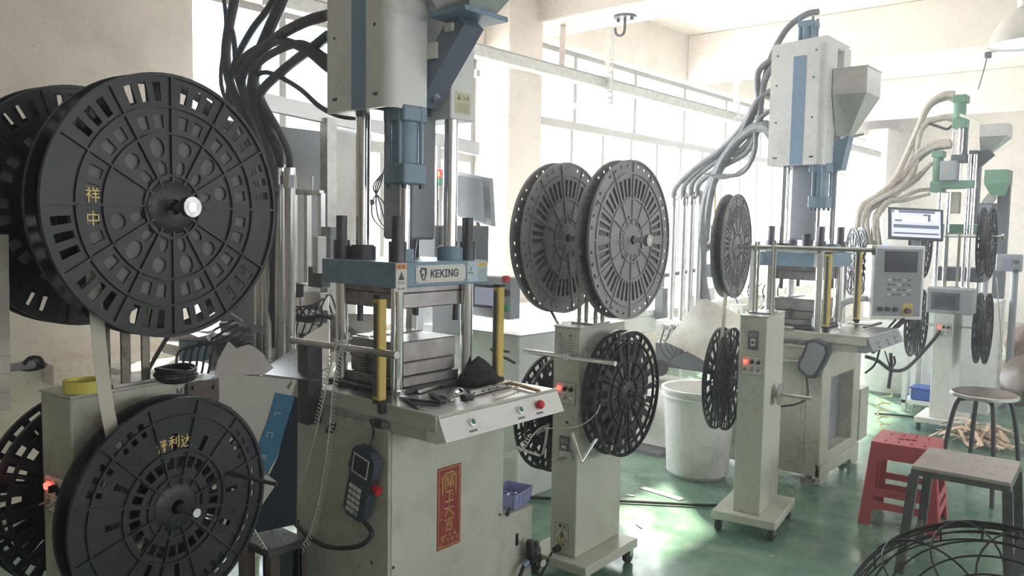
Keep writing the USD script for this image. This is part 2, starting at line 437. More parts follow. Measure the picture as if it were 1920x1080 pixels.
M['kraft'] = paint('kraft_strip', srgb(212, 188, 164), 0.7, vary=0.2, scale=14)
M['sack'] = paint('brown_sack', srgb(158, 138, 128), 0.85, vary=0.12, scale=10, bump=0.5, bscale=20)
M['screen'] = paint('screen_dark', (0.035, 0.038, 0.05), 0.12, vary=0.1)
M['greyplastic'] = paint('grey_plastic', srgb(146, 150, 156), 0.45, vary=0.04)
M['darkgrey'] = paint('dark_grey_plastic', srgb(84, 88, 94), 0.45, vary=0.05)
M['handset'] = paint('handset_plastic', srgb(62, 68, 80), 0.45, vary=0.06)
M['glassblue'] = paint('far_glass', srgb(116, 164, 222), 0.2, vary=0.04)
M['facade'] = paint('far_facade', srgb(226, 226, 224), 0.8, vary=0.04)
M['coil'] = paint('air_hose_yellow', srgb(224, 216, 160), 0.4)
M['brown'] = paint('brown_plate', srgb(84, 70, 64), 0.5, vary=0.15)
M['warmwood'] = paint('bench_wood', srgb(206, 172, 118), 0.6, vary=0.12)
M['led_red'] = glow('led_red', (1.0, 0.06, 0.04), 3.0)
M['led_amber'] = glow('led_amber', (1.0, 0.35, 0.12), 2.0)
M['led_blue'] = glow('led_blue', (0.05, 0.1, 1.0), 6.0)
M['led_redlamp'] = glow('lamp_red', (1.0, 0.05, 0.05), 2.0)
M['led_yellowlamp'] = glow('lamp_yellow', (1.0, 0.55, 0.1), 3.0)
M['led_green'] = paint('lamp_green', srgb(110, 190, 150), 0.3)
M['lcd'] = glow('lcd_picture', (0.55, 0.58, 0.85), 0.9)
M['lcdbright'] = glow('lcd_bright', (0.85, 0.87, 1.0), 1.3)
M['lcddim'] = glow('lcd_dim', (0.25, 0.27, 0.34), 0.5)
M['lampglow'] = glow('lamp_bulb', (0.9, 0.95, 1.0), 40.0)
# green epoxy floor: worn pale patches, scuffs, glossy coat
M['floor'] = usdkit.material(stage, '/World/Looks/epoxy_floor', {
    'tc': ('texture_coordinate', {}),
    'n': ('noise_texture', {'scale': 0.9, 'detail': 3.0, 'roughness': 0.6}),
    'r': ('rgb_ramp', {'ramp': [(0.3, srgb(92, 130, 110)), (0.7, srgb(112, 146, 128))]}),
    'n2': ('noise_texture', {'scale': 1.7, 'detail': 5.0, 'roughness': 0.7, 'distortion': 0.5}),
    'r2': ('rgb_ramp', {'ramp': [(0.52, (0, 0, 0)), (0.70, (0.5, 0.5, 0.5))]}),
    'mx': ('mix', {'color2': srgb(168, 172, 164)}),
    'n3': ('noise_texture', {'scale': 6.0, 'detail': 3.0}),
    'r3': ('rgb_ramp', {'ramp': [(0.35, (0.12, 0.12, 0.12)), (0.7, (0.36, 0.36, 0.36))]}),
    'bw': ('rgb_to_bw', {}),
    'b': ('bump', {'strength': 0.06, 'distance': 0.004}),
    'p': ('principled_bsdf', {'specular_ior_level': 0.6})},
    [('tc.object', 'n.vector'), ('n.fac', 'r.fac'), ('tc.object', 'n2.vector'), ('n2.fac', 'r2.fac'), ('r2.color', 'mx.fac'), ('r.color', 'mx.color1'),
     ('mx.color', 'p.base_color'), ('tc.object', 'n3.vector'), ('n3.fac', 'r3.fac'), ('r3.color', 'bw.color'), ('bw.val', 'p.roughness'), ('n3.fac', 'b.height'), ('b.normal', 'p.normal')], surface='p.BSDF')
M['pane'] = usdkit.material(stage, '/World/Looks/window_glass', {
    't': ('transparent_bsdf', {'color': (0.93, 0.95, 0.95)}), 'g': ('glossy_bsdf', {'roughness': 0.02, 'color': (0.9, 0.9, 0.9)}), 'f': ('layer_weight', {'blend': 0.12}), 'm': ('mix_closure', {})},
    [('f.facing', 'm.fac'), ('t.BSDF', 'm.closure1'), ('g.BSDF', 'm.closure2')], surface='m.closure')

# ------------------------------------------------------------------ the room
YF, YB, XR, XW = 17.4, -3.6, 6.5, -5.0
CZ, BZ, LZ = 4.03, 3.48, 3.47
struct('floor', B().box(XW - .3, XR, YB, YF, -.1, 0), M['floor'])
struct('ceiling', B().box(XW - .3, XR, YB, YF, CZ, CZ + .12), M['ceiling'])
for y0, y1 in ((-1.4, -.9), (2.2, 2.7), (5.86, 6.4), (9.22, 9.62), (13.65, 14.3)):
    struct('ceiling_beam', B().box(XW, XR, y0, y1, BZ, CZ, .012), M['ceiling'])
# window wall: sill wall, lintel wall, solid pier on the left
bays = [(2.68, 5.5, 3.15), (6.1, 17.0, LZ)]
PIER = 2.68
w = B().box(XW - .25, XW, YB, PIER, 0, CZ)
w.box(XW - .25, XW, PIER, YF, 0, .72).box(XW - .25, XW, 5.5, 6.1, .72, CZ).box(XW - .25, XW, 17.0, YF, .72, CZ)
for a, b, z in bays:
    w.box(XW - .25, XW, a, b, z, CZ)
struct('wall_left', w, M['plaster'])
struct('wall_far', B().box(XW, XR, YF - .02, YF + .2, 0, CZ), M['plaster'])
struct('wall_back', B().box(XW - .3, XR, YB - .2, YB, 0, CZ), M['plaster'])
# unseen aisle wall; its window openings are added to let front fill in
w = B().box(XR, XR + .2, YB, YF, 0, 1.5).box(XR, XR + .2, YB, YF, 2.9, CZ)
for y in np.arange(YB, YF, 3.5):
    w.box(XR, XR + .2, y, y + 2.0, 1.5, 2.9)
struct('wall_right', w, M['plaster'])
# wall column with ledge under the first beam
struct('wall_column', B().box(XW, -4.7, 5.46, 5.93, 0, CZ, .01), M['plaster'])
struct('column_ledge', B().box(XW, -4.55, 5.24, 5.87, .63, .74, .008), M['plaster'])
struct('wall_column', B().box(XW, -4.6, 16.4, 17.38, 0, 3.6, .01), M['plaster'])
struct('trim_1', B().box(XW, -4.86, P(80, 678, x=-5)[1], 3.2, .68, .80, .006), M['plaster'])
struct('trim_2', B().box(XW, -4.9, 6.1, 17.0, .70, .76, .006), M['plaster'])
# windows: frame, transom, mullions, panes
fr = M['frame']
for k, (a, b, z1) in enumerate(bays):
    wn = thing('window_%d' % (k + 1), None, None, (XW - .15, (a + b) / 2, .72), kind='structure')
    xf = XW - .18
    f = B().box(xf - .03, xf + .03, a, b, .72, .78).box(xf - .03, xf + .03, a, b, z1 - .05, z1).box(xf - .03, xf + .03, a, a + .05, .78, z1).box(xf - .03, xf + .03, b - .05, b, .78, z1)
    wn('window_frame', f, fr, False)
    if k:
        wn('transom', B().box(xf - .06, xf + .05, a, b, 2.65, 2.74, .01), fr, False)
    up = [7.06 + 1.2 * i for i in range(9)] if k else [3.45, 4.25]
    lo = [6.43 + .595 * i for i in range(18)] if k else [3.1, 3.5, 3.95, 4.4, 4.9]
    zt = 2.74 if k else 2.3
    if not k:
        wn('transom', B().box(xf - .04, xf + .04, a, b, 2.2, 2.3, .01), fr, False)
    for i, y in enumerate(up):
        wn('mullion', B().box(xf - .03, xf + .03, y - .028, y + .028, zt, z1 - .05), fr, False)
    for y in lo:
        wn('mullion', B().box(xf - .025, xf + .025, y - .022, y + .022, .78, zt - .09), fr, False)
    for edges, z0, zz in (([a + .05] + up + [b - .05], zt, z1 - .05), ([a + .05] + lo + [b - .05], .78, zt - .1)):
        for y0, y1 in zip(edges[:-1], edges[1:]):
            wn('pane', B().box(xf - .004, xf + .002, y0 + .02, y1 - .02, z0, zz), M['pane'], False)
# house across the yard
hb = thing('far_building', 'pale building across the yard with bluish windows, seen through the left window', 'building', (-13, 6, -3))
hb('wall', B().box(-14, -13, -8, 26, -3, 6.2), M['facade'], False)
for z in (.6, 3.6):
    for y in np.arange(-2, 24, 1.9):
        hb('window', B().box(-13.0, -12.96, y, y + 1.3, z, z + 1.8, .01), M['glassblue'], False)
single('yard_ground', B().box(-30, XW - .3, -20, 40, -3.2, -3), M['plaster'], 'pale concrete yard outside the windows, below the building', 'ground', kind='structure')

# trunking on the window wall, its brackets, the slotted hangers
tr = thing('cable_trunking', 'long grey metal cable trunking running along the window wall above the windows', 'cable tray', (-4.45, 8, 2.95))
tr('trunking', B().box(-4.55, -4.45, 2.9, 15.5, 2.965, 3.06, .004), M['galv'], False)
tr('cover', B().box(-4.56, -4.44, 2.9, 15.5, 3.06, 3.068), M['galv'], False)
for a, b in (((897, 137), (975, 125)), ((1140, 192), (1214, 187))):
    p, q = P(*a, y=4.55 if a[0] < 1000 else 7.0), None
    tr('bracket_arm', B().bar(p, p + np.array([-.5, 0.02, .0]) + 0 * p, .04, .05), M['galv'], False)
tr('support_leg', B().bar((-4.52, 5.98, 3.07), (-4.62, 6.12, 3.475), .05, .12), M['plaster'], False)
for (px, y0, y1, x) in ((1147, 55, 196, -4.4), (1385, 150, 220, -4.4)):
    a, b = P(px, y0, x=x), P(px, y1, x=x)
    h = thing('slotted_hanger', {1147: 'slotted steel hanger strip dropping from the first ceiling bay past the trunking', 1385: 'slotted steel hanger strip beside the hoses of the second press'}[px], 'hanger', (a[0], a[1], b[2]))
    zt, zb = CZ - .0 if 0 else a[2], b[2]
    st = sbox(-.03, 0, .03, zt - zb)
    for k in range(int((zt - zb) / .06)):
        st = st.difference(sbox(-.01, .012 + k * .06, .01, .047 + k * .06))
    h('strip', B().ext(st, .003, (a[0], a[1], zb), (0.6, 0.8, 0), (0, 0, 1)), M['galv'], False)
    h('flange', B().bar((a[0] - .02, a[1] - .03, zb), (a[0] - .02, a[1] - .03, zt), .003, .05, up=(1, 0, 0)), M['galv'], False)
p = P(1172, 30, z=BZ)
h = thing('ceiling_hook', 'dark iron hook on a round plate under the near ceiling beam', 'hook', p)
h('plate', B().cyl(p - [0, 0, .02], p, .1, n=24), M['darksteel'])
h('bolt', B().cyl(p + [.07, 0, -.045], p + [.07, 0, -.02], .014, n=8), M['darksteel'])
h('bolt', B().cyl(p + [-.07, 0, -.045], p + [-.07, 0, -.02], .014, n=8), M['darksteel'])
h('hook', B().tube([p + [.0, .0, -.02], p + [.0, 0, -.11], p + [-.012, 0, -.15], p + [-.05, 0, -.165], p + [-.09, 0, -.14], p + [-.1, 0, -.09]], .012), M['darksteel'])
# high-bay lamp
p = P(1921, 78, z=3.0)
lp = thing('high_bay_lamp', 'bright high-bay lamp with a domed aluminium reflector near the top right corner', 'lamp', p)
lp('reflector', B().lathe([(.235, -.02), (.228, 0.0), (.21, .06), (.16, .15), (.09, .22), (.06, .24), (.055, .235), (.085, .21), (.155, .14), (.205, .055), (.222, -.002), (.235, -.02)], p, n=48), M['alu'])
lp('bulb', B().lathe([(0, .02), (.05, .03), (.075, .08), (.06, .15), (.03, .2), (0, .2)], p, n=24), M['lampglow'])
lp('housing', B().lathe([(0, .42), (.05, .42), (.06, .38), (.06, .24), (0, .24)], p, n=24), M['galv'])
lp('rod', B().cyl(p + [0, 0, .42], p + [0, 0, CZ - 3.0], .008, n=8), M['galv'])
p = P(1853, 98, z=BZ)
dr = thing('drop_wire', 'short wire hanging from a clip under the second ceiling beam, right of the hopper', 'wire', p)
dr('clip', B().box(p[0] - .03, p[0] + .03, p[1] - .03, p[1] + .03, p[2] - .06, p[2], .01), M['darksteel'])
dr('wire', B().tube([p, P(1845, 130, y=p[1]), P(1834, 168, y=p[1])], .006, 6), M['darksteel'])

# ------------------------------------------------------------------ plastic reels


def flange(R, kind):
    """outline of a reel flange with its openings"""
    s = Point(0, 0).buffer(R, 64)
    cut = [Point(0, 0).buffer(.028, 12)]
    pol = lambda r, a: (r * math.cos(a), r * math.sin(a))

    def slot(r0, r1, a, w0, w1):
        u, n = np.array(pol(1, a)), np.array(pol(1, a + math.pi / 2))
        return Polygon([u * r0 - n * w0, u * r0 + n * w0, u * r1 + n * w1, u * r1 - n * w1])
    if kind == 'large':
        for k in range(12):
            a0 = (k + .5) * math.pi / 6
            if k % 6 != 5:
                for d in (-.13, 0, .13):
                    cut.append(slot(.80 * R, .94 * R, a0 + d, .026 * R, .032 * R))
            for d in (-.1, .1):
                cut.append(slot(.60 * R, .70 * R, a0 + d, .036 * R, .042 * R))
            if k not in (5, 11):
                c = pol(.46 * R, a0)
                cut.append(affinity.rotate(affinity.scale(Point(c).buffer(.058 * R, 8), 1.3 if k % 2 else 1, 1), math.degrees(a0), origin=c))
                c = pol(.3 * R, a0)
                cut.append(affinity.rotate(affinity.scale(Point(c).buffer(.035 * R, 6), 1.7, 1), math.degrees(a0), origin=c))
    elif kind == 'solid':
        for k in range(12):
            a0 = (k + .5) * math.pi / 6
            for d in (-.14, 0.0, .14):
                cut.append(slot(.55 * R, .78 * R, a0 + d, .022 * R, .034 * R))
            if k % 2:
                c = pol(.26 * R, a0)
                cut.append(affinity.rotate(affinity.scale(Point(c).buffer(.03 * R, 6), 1.8, 1), math.degrees(a0), origin=c))
        for k in range(40):
            if k % 5:
                cut.append(slot(.92 * R, .955 * R, k * math.pi / 20, .02 * R, .02 * R))
    elif kind == 'spoked':
        for k in range(32):
            if k % 4 or True:
                cut.append(slot(.86 * R, .955 * R, k * math.pi / 16, .055 * R, .062 * R))
        for k in range(20):
            cut.append(slot(.62 * R, .82 * R, k * math.pi / 10 + .1, .05 * R, .07 * R))
        for k in range(10):
            cut.append(slot(.3 * R, .52 * R, k * math.pi / 5, .03 * R, .07 * R))
    else:  # 'printed'
        for k in range(12):
            a0 = (k + .5) * math.pi / 6
            if k in (0, 3, 4, 8, 9, 10, 11):
                for d in (-.13, 0, .13):
                    cut.append(slot(.76 * R, .9 * R, a0 + d, .024 * R, .03 * R))
            for d in (-.12, .12):
                cut.append(slot(.36 * R, .46 * R, a0 + d, .03 * R, .04 * R))
            if k % 3:
                cut.append(slot(.5 * R, .68 * R, a0, .02 * R, .03 * R))
    return s.difference(unary_union(cut))


def reel_class(name, R, kind, W, tape):
    path = '/World/' + name
    stage.CreateClassPrim(path)
    t = T(path, (0, 0, 0), 0)
    o, fl = (1, 0, 0), flange(R, kind)
    MR = M['reelglare'] if kind == 'solid' else M['reel']
    for s in (1, -1):
        x = s * W / 2
        b = B().ext(fl, .004, (x - .002, 0, 0), (0, 1, 0), (0, 0, 1))
        b.lathe([(R - .006, -.003), (R + .003, -.003), (R + .003, .003 + .006), (R - .006, .009)] if s > 0 else [(R - .006, -.009), (R + .003, -.009), (R + .003, .003), (R - .006, .003)], (x, 0, 0), o, 72, True)
        for rr in ((.76, .56, .24) if kind == 'large' else (.84, .52, .28)):
            b.lathe([(rr * R - .003, .001), (rr * R + .003, .001), (rr * R + .003, s * .008), (rr * R - .003, s * .008)], (x, 0, 0), o, 56, True)
        t('flange', b, MR, 30, local=True)
        b = B()
        for k in range(12):
            a = k * math.pi / 6
            u = np.array([0, math.cos(a), math.sin(a)])
            b.bar(np.array([x + s * .004, 0, 0]) + u * .09 * R * 2, np.array([x + s * .004, 0, 0]) + u * R * .985, .006, .008, up=(1, 0, 0))
        t('rib', b, MR, False, local=True)
        t('hub_plate', B().lathe([(.02, s * .012), (.1 * R + .02, s * .012), (.15 * R + .02, s * .004), (.15 * R + .02, 0)], (x, 0, 0), o, 32), MR, local=True)
    t('hub', B().lathe([(.26 * R, -W / 2), (.26 * R, W / 2), (.022, W / 2), (.022, -W / 2)], (0, 0, 0), o, 32, True), MR, local=True)
    if tape:
        t('wound_tape', B().cyl((-W / 2 + .006, 0, 0), (W / 2 - .006, 0, 0), tape * R, n=48), M['wound'], local=True, label='grey tape wound between the flanges')
    return path


REEL = {'large': reel_class('large_reel_class', .335, 'large', .06, .735),
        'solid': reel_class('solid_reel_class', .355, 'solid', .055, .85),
        'spoked': reel_class('spoked_reel_class', .285, 'spoked', .055, 0.5),
        'printed': reel_class('printed_reel_class', .29, 'printed', .05, .0)}

# ------------------------------------------------------------------ reel stands


def stand(label, loc, rz, mat, pz=.845, z1=1.567, z2=.866, axle=(-.3, .3), low=(-.3, .3), fans=True, upr=(-.045, .045)):
    """local frame: x across the narrow front, y to the rear, front corner column -.07..+.07"""
    t = thing('reel_stand', label, 'reel stand', loc, rz)
    L = dict(local=True)
    W, D, H = .0715, .39, 1.167
    b = B().box(-W, W, 0, D, .115, H, .004)
    t('column', b, mat, False, **L)
    t('top_cap', B().box(-W - .002, W + .002, -.002, D + .002, H, H + .006), mat, False, **L)
    t('base_plate', B().box(-.17, .17, -.06, .40, .07, .115, .004), mat, False, **L)
    for sx in (-1, 1):
        for y in (-.02, .36):
            b = B().cyl((sx * .14 - .012, y, .034), (sx * .14 + .012, y, .034), .033, n=20)
            c = t('caster', b, M['rubber'], **L)
            t('fork', B().box(sx * .14 - .018, sx * .14 + .018, y - .025, y + .025, .06, .072, .003).bar((sx * .14 + .016, y, .034), (sx * .14 + .016, y + .01, .066), .004, .03).bar((sx * .14 - .016, y, .034), (sx * .14 - .016, y + .01, .066), .004, .03), M['steel'], False, sub=c, **L)
    # uprights and axles
    for x in upr:
        for y in (.165, .225):
            t('upright', B().box(x - .004, x + .004, y - .012, y + .012, H, z1 + .03, .001), M['rust'] if mat is M['standold'] else M['standold'], False, **L)
    t('foot_plate', B().box(-.06, .06, .12, .27, H + .006, H + .014), M['steel'], False, **L)
    yc = .195
    t('axle', B().cyl((axle[0], yc, z1), (axle[1], yc, z1), .012, n=16), M['chrome'], **L)
    for x in axle:
        s_ = 1 if x > 0 else -1
        t('axle_nut', B().lathe([(.013, 0), (.026, 0), (.026, .02), (.013, .02)], (x - .02 * s_, yc, z1), (s_, 0, 0), 28, True), M['steel'], **L)
    t('axle', B().cyl((low[0], yc, z2), (low[1], yc, z2), .012, n=16), M['chrome'], **L)
    # control panel on the front
    f = -.0005
    c = t('control_panel', B().box(-.052, .056, f - .004, f, pz - .05, pz + .05, .001), M['label'], False, **L)
    fb = Polygon([(-.052, pz - .05), (.056, pz - .05), (.056, pz + .05), (-.052, pz + .05)])
    t('panel_border', B().ext(fb.difference(fb.buffer(-.0022)), .0008, (0, f - .004, 0), (1, 0, 0), (0, 0, 1)), M['greyink'], False, sub=c, **L)
    X, Z = (1, 0, 0), (0, 0, 1)
    for i, x in enumerate((-.034, .002, .036)):
        for j, z in enumerate((pz + .02, pz - .022)):
            if i == 0 and j == 0:
                t('indicator_lamp', B().cyl((x, f - .004, z), (x, f - .014, z), .0095, n=20), M['led_red'] if mat is not M['white'] else M['led_red'], sub=c, label='red lit indicator lamp', **L)
            elif j == 0:
                t('knob', B().cyl((x, f - .004, z), (x, f - .016, z), .01, n=16).box(x - .003, x + .003, f - .024, f - .016, z - .009, z + .009), M['black'], False, sub=c, **L)
            else:
                t('switch', B().cyl((x, f - .004, z), (x, f - .010, z), .008, n=16).cyl((x, f - .01, z), (x - .002 + .004 * i, f - .03, z - .004), .003, n=8), M['steel'] if i < 2 else M['chrome'], sub=c, **L)
            t('caption', B().box(x - .01, x + .01, f - .0046, f - .004, z + .0125, z + .0155), M['greyink'], False, sub=c, **L)
    return t


def decorate_front(t, sockets, z220, plate):
    """labels on the narrow front of a stand (local frame)"""
    L = dict(local=True)
    if sockets is not None:
        z = sockets
        c = t('speed_control', B().box(-.022, .03, -.012, 0, z - .05, z + .05, .002), M['darkgrey'], False, **L)
        t('switch_plate', B().box(-.008, .016, -.016, -.012, z - .03, z + .01, .001), M['label'], False, sub=c, **L)
        t('switch', B().box(-.002, .01, -.02, -.016, z - .018, z - .004), M['black'], False, sub=c, **L)
        for k in range(4):
            t('mark', B().box(-.016, .024, -.0128, -.012, z + .02 + k * .006, z + .022 + k * .006), M['label'], False, sub=c, **L)
    if z220 is not None:
        z = z220
        c = t('voltage_label', B().box(-.04, .032, -.001, 0, z - .055, z + .055), M['label'], False, **L)
        e = B()
        for a, b in (((-.04, z - .055), (.032, z - .055)), ((-.04, z + .055), (.032, z + .055)), ((-.04, z - .055), (-.04, z + .055)), ((.032, z - .055), (.032, z + .055)), ((-.04, z + .028), (.032, z + .028))):
            e.bar((a[0], -.0014, a[1]), (b[0], -.0014, b[1]), .001, .0016, up=(0, 1, 0))
        e.text('220V', .013, (-.028, -.001, z - .05), (1, 0, 0), (0, 0, 1), .0008, True)
        e.ext([(-.024, z + .042), (-.014, z + .052), (-.004, z + .042), (-.014, z + .032)], .0008, (0, -.001, 0), (1, 0, 0), (0, 0, 1))
        for gx in (0.0, .013):
            for k in range(3):
                e.bar((gx, -.0014, z + .036 + k * .005), (gx + .010, -.0014, z + .036 + k * .005), .001, .0016, up=(0, 1, 0))
            e.bar((gx + .005, -.0014, z + .034), (gx + .005, -.0014, z + .05), .001, .0016, up=(0, 1, 0))
        t('print', e, M['ink'], False, sub=c, **L)
        tri = Polygon([(-.034, z - .03), (.026, z - .03), (-.004, z + .022)])
        t('warning_triangle', B().ext(tri, .0006, (0, -.001, 0), (1, 0, 0), (0, 0, 1)), M['yellowprint'], False, sub=c, **L)
        bolt = Polygon([(-.002, z + .012), (-.012, z - .008), (-.005, z - .008), (-.009, z - .026), (.004, z - .003), (-.003, z - .003), (.004, z + .012)])
        t('bolt_mark', B().ext(bolt.union(tri.difference(tri.buffer(-.002))), .0012, (0, -.001, 0), (1, 0, 0), (0, 0, 1)), M['ink'], False, sub=c, **L)
    if plate is not None:
        z = plate
        c = t('rating_plate', B().box(-.05, .04, -.001, 0, z - .06, z + .06), M['standpaint'], False, **L)
        e = B()
        for k in range(9):
            e.box(-.04, -.005, -.0016, -.001, z - .05 + k * .011, z - .047 + k * .011).box(.002, .032, -.0016, -.001, z - .05 + k * .011, z - .047 + k * .011)
        e.box(-.042, -.028, -.0016, -.001, z + .048, z + .058).box(.012, .026, -.0016, -.001, z + .048, z + .058)
        t('print', e, M['greyink'], False, sub=c, **L)


X3, Z3 = (1, 0, 0), (0, 0, 1)
# left stand (nearest, cut by the frame), centre stand, right stand
LS = stand('worn grey reel stand at far left with a yellow tape roll on its top', (-2.212, .80, 0), 8.4, M['standold'], pz=.905, z1=1.655, z2=.86)
CS = stand('cream reel stand between the two presses, with 220V label and castered base plate', (-2.142, 2.915, 0), 2.0, M['standpaint'], pz=.87)
decorate_front(CS, .62, .205, 1.08)
RS = stand('cream reel stand beside the big white bucket, carrying one reel above and one below', (-1.745, 4.02, 0), 9.0, M['standpaint'], z1=1.53, z2=.79, axle=(-.32, .55), low=(-.24, .06), pz=.91)
decorate_front(RS, 1.045, None, None)


def wpt(t, x, y, z):
    c, s = math.cos(t.rz), math.sin(t.rz)
    return np.array([t.loc[0] + x * c - y * s, t.loc[1] + x * s + y * c, z])


def put_reel(kind, t, x, z, label, group, a=0.0, y=.195, instance=True, scale=None):
    return place(REEL[kind], 'plastic_reel', label, 'reel', wpt(t, x, y, z), (a, 0, math.degrees(t.rz)), group, instance, scale)


G1, G2 = 'black plastic reels on the stands', 'small black reels on the stands'
p = put_reel('large', LS, .185, 1.655, 'large black plastic reel with gold characters at left, in front of the wall', G1, 0, instance=False)
e = B()
for ch, zc in (('祥', .005), ('中', -.05)):
    e.glyph(ch, .034, (.0325, -.275 + .045, zc), (0, 1, 0), (0, 0, 1), .085, .0012)
T(p, (0, 0, 0), 0)('lettering', e, M['goldprint'], False, local=True, label='two gold printed characters')
put_reel('large', LS, -.215, 1.655, 'large black reel behind the lettered one, cut off by the left edge', G1, 20)
p = put_reel('printed', LS, .185, .86, 'black reel with three gold characters at the lower left, below the large reels', G2, 15, instance=False)
e = B()
ca = math.radians(-15)
for i, ch in enumerate('普利达'):
    yy, zz = -.055 + .036 * i, .16 - .004 * abs(i - 1)
    u = np.array([0, math.cos(ca), math.sin(ca)]); v = np.array([0, -math.sin(ca), math.cos(ca)])
    e.glyph(ch, .032, np.array([.0275, 0, 0]) + u * yy + v * zz, u, v, .09, .0012)
T(p, (0, 0, 0), 0)('lettering', e, M['goldprint'], False, local=True, label='three gold printed characters')
put_reel('spoked', LS, -.19, .84, 'black reel in the lower left corner, left of the worn stand', G2, 8)
put_reel('solid', CS, .175, 1.567, 'right one of the two big reels tinted for glare on the centre stand', G1, 0)
put_reel('solid', CS, -.175, 1.567, 'left one of the two big reels tinted for glare on the centre stand', G1, 40)
put_reel('spoked', CS, .18, .866, 'black spoked reel low on the right of the centre stand', G2, 5)
put_reel('spoked', CS, -.19, .72, 'black reel half hidden behind the table edge, left of the centre stand', G2, 17)
put_reel('solid', RS, -.185, 1.53, 'reel tinted for glare, seen nearly edge-on at the top of the right stand', G1, 10, scale=(.9, .8, .8))
put_reel('spoked', RS, -.20, .79, 'dark reel seen nearly edge-on low beside the white bucket', G2, 3)
# ------------------------------------------------------------------ the two cream-and-blue presses
YL, YR, XB, XT, ZT = 1.87, 2.525, -2.15, -1.905, .98
BASE = np.array([-2.4, 2.2, 0.0])
STEP = np.array([.41, 3.24, 0.0])


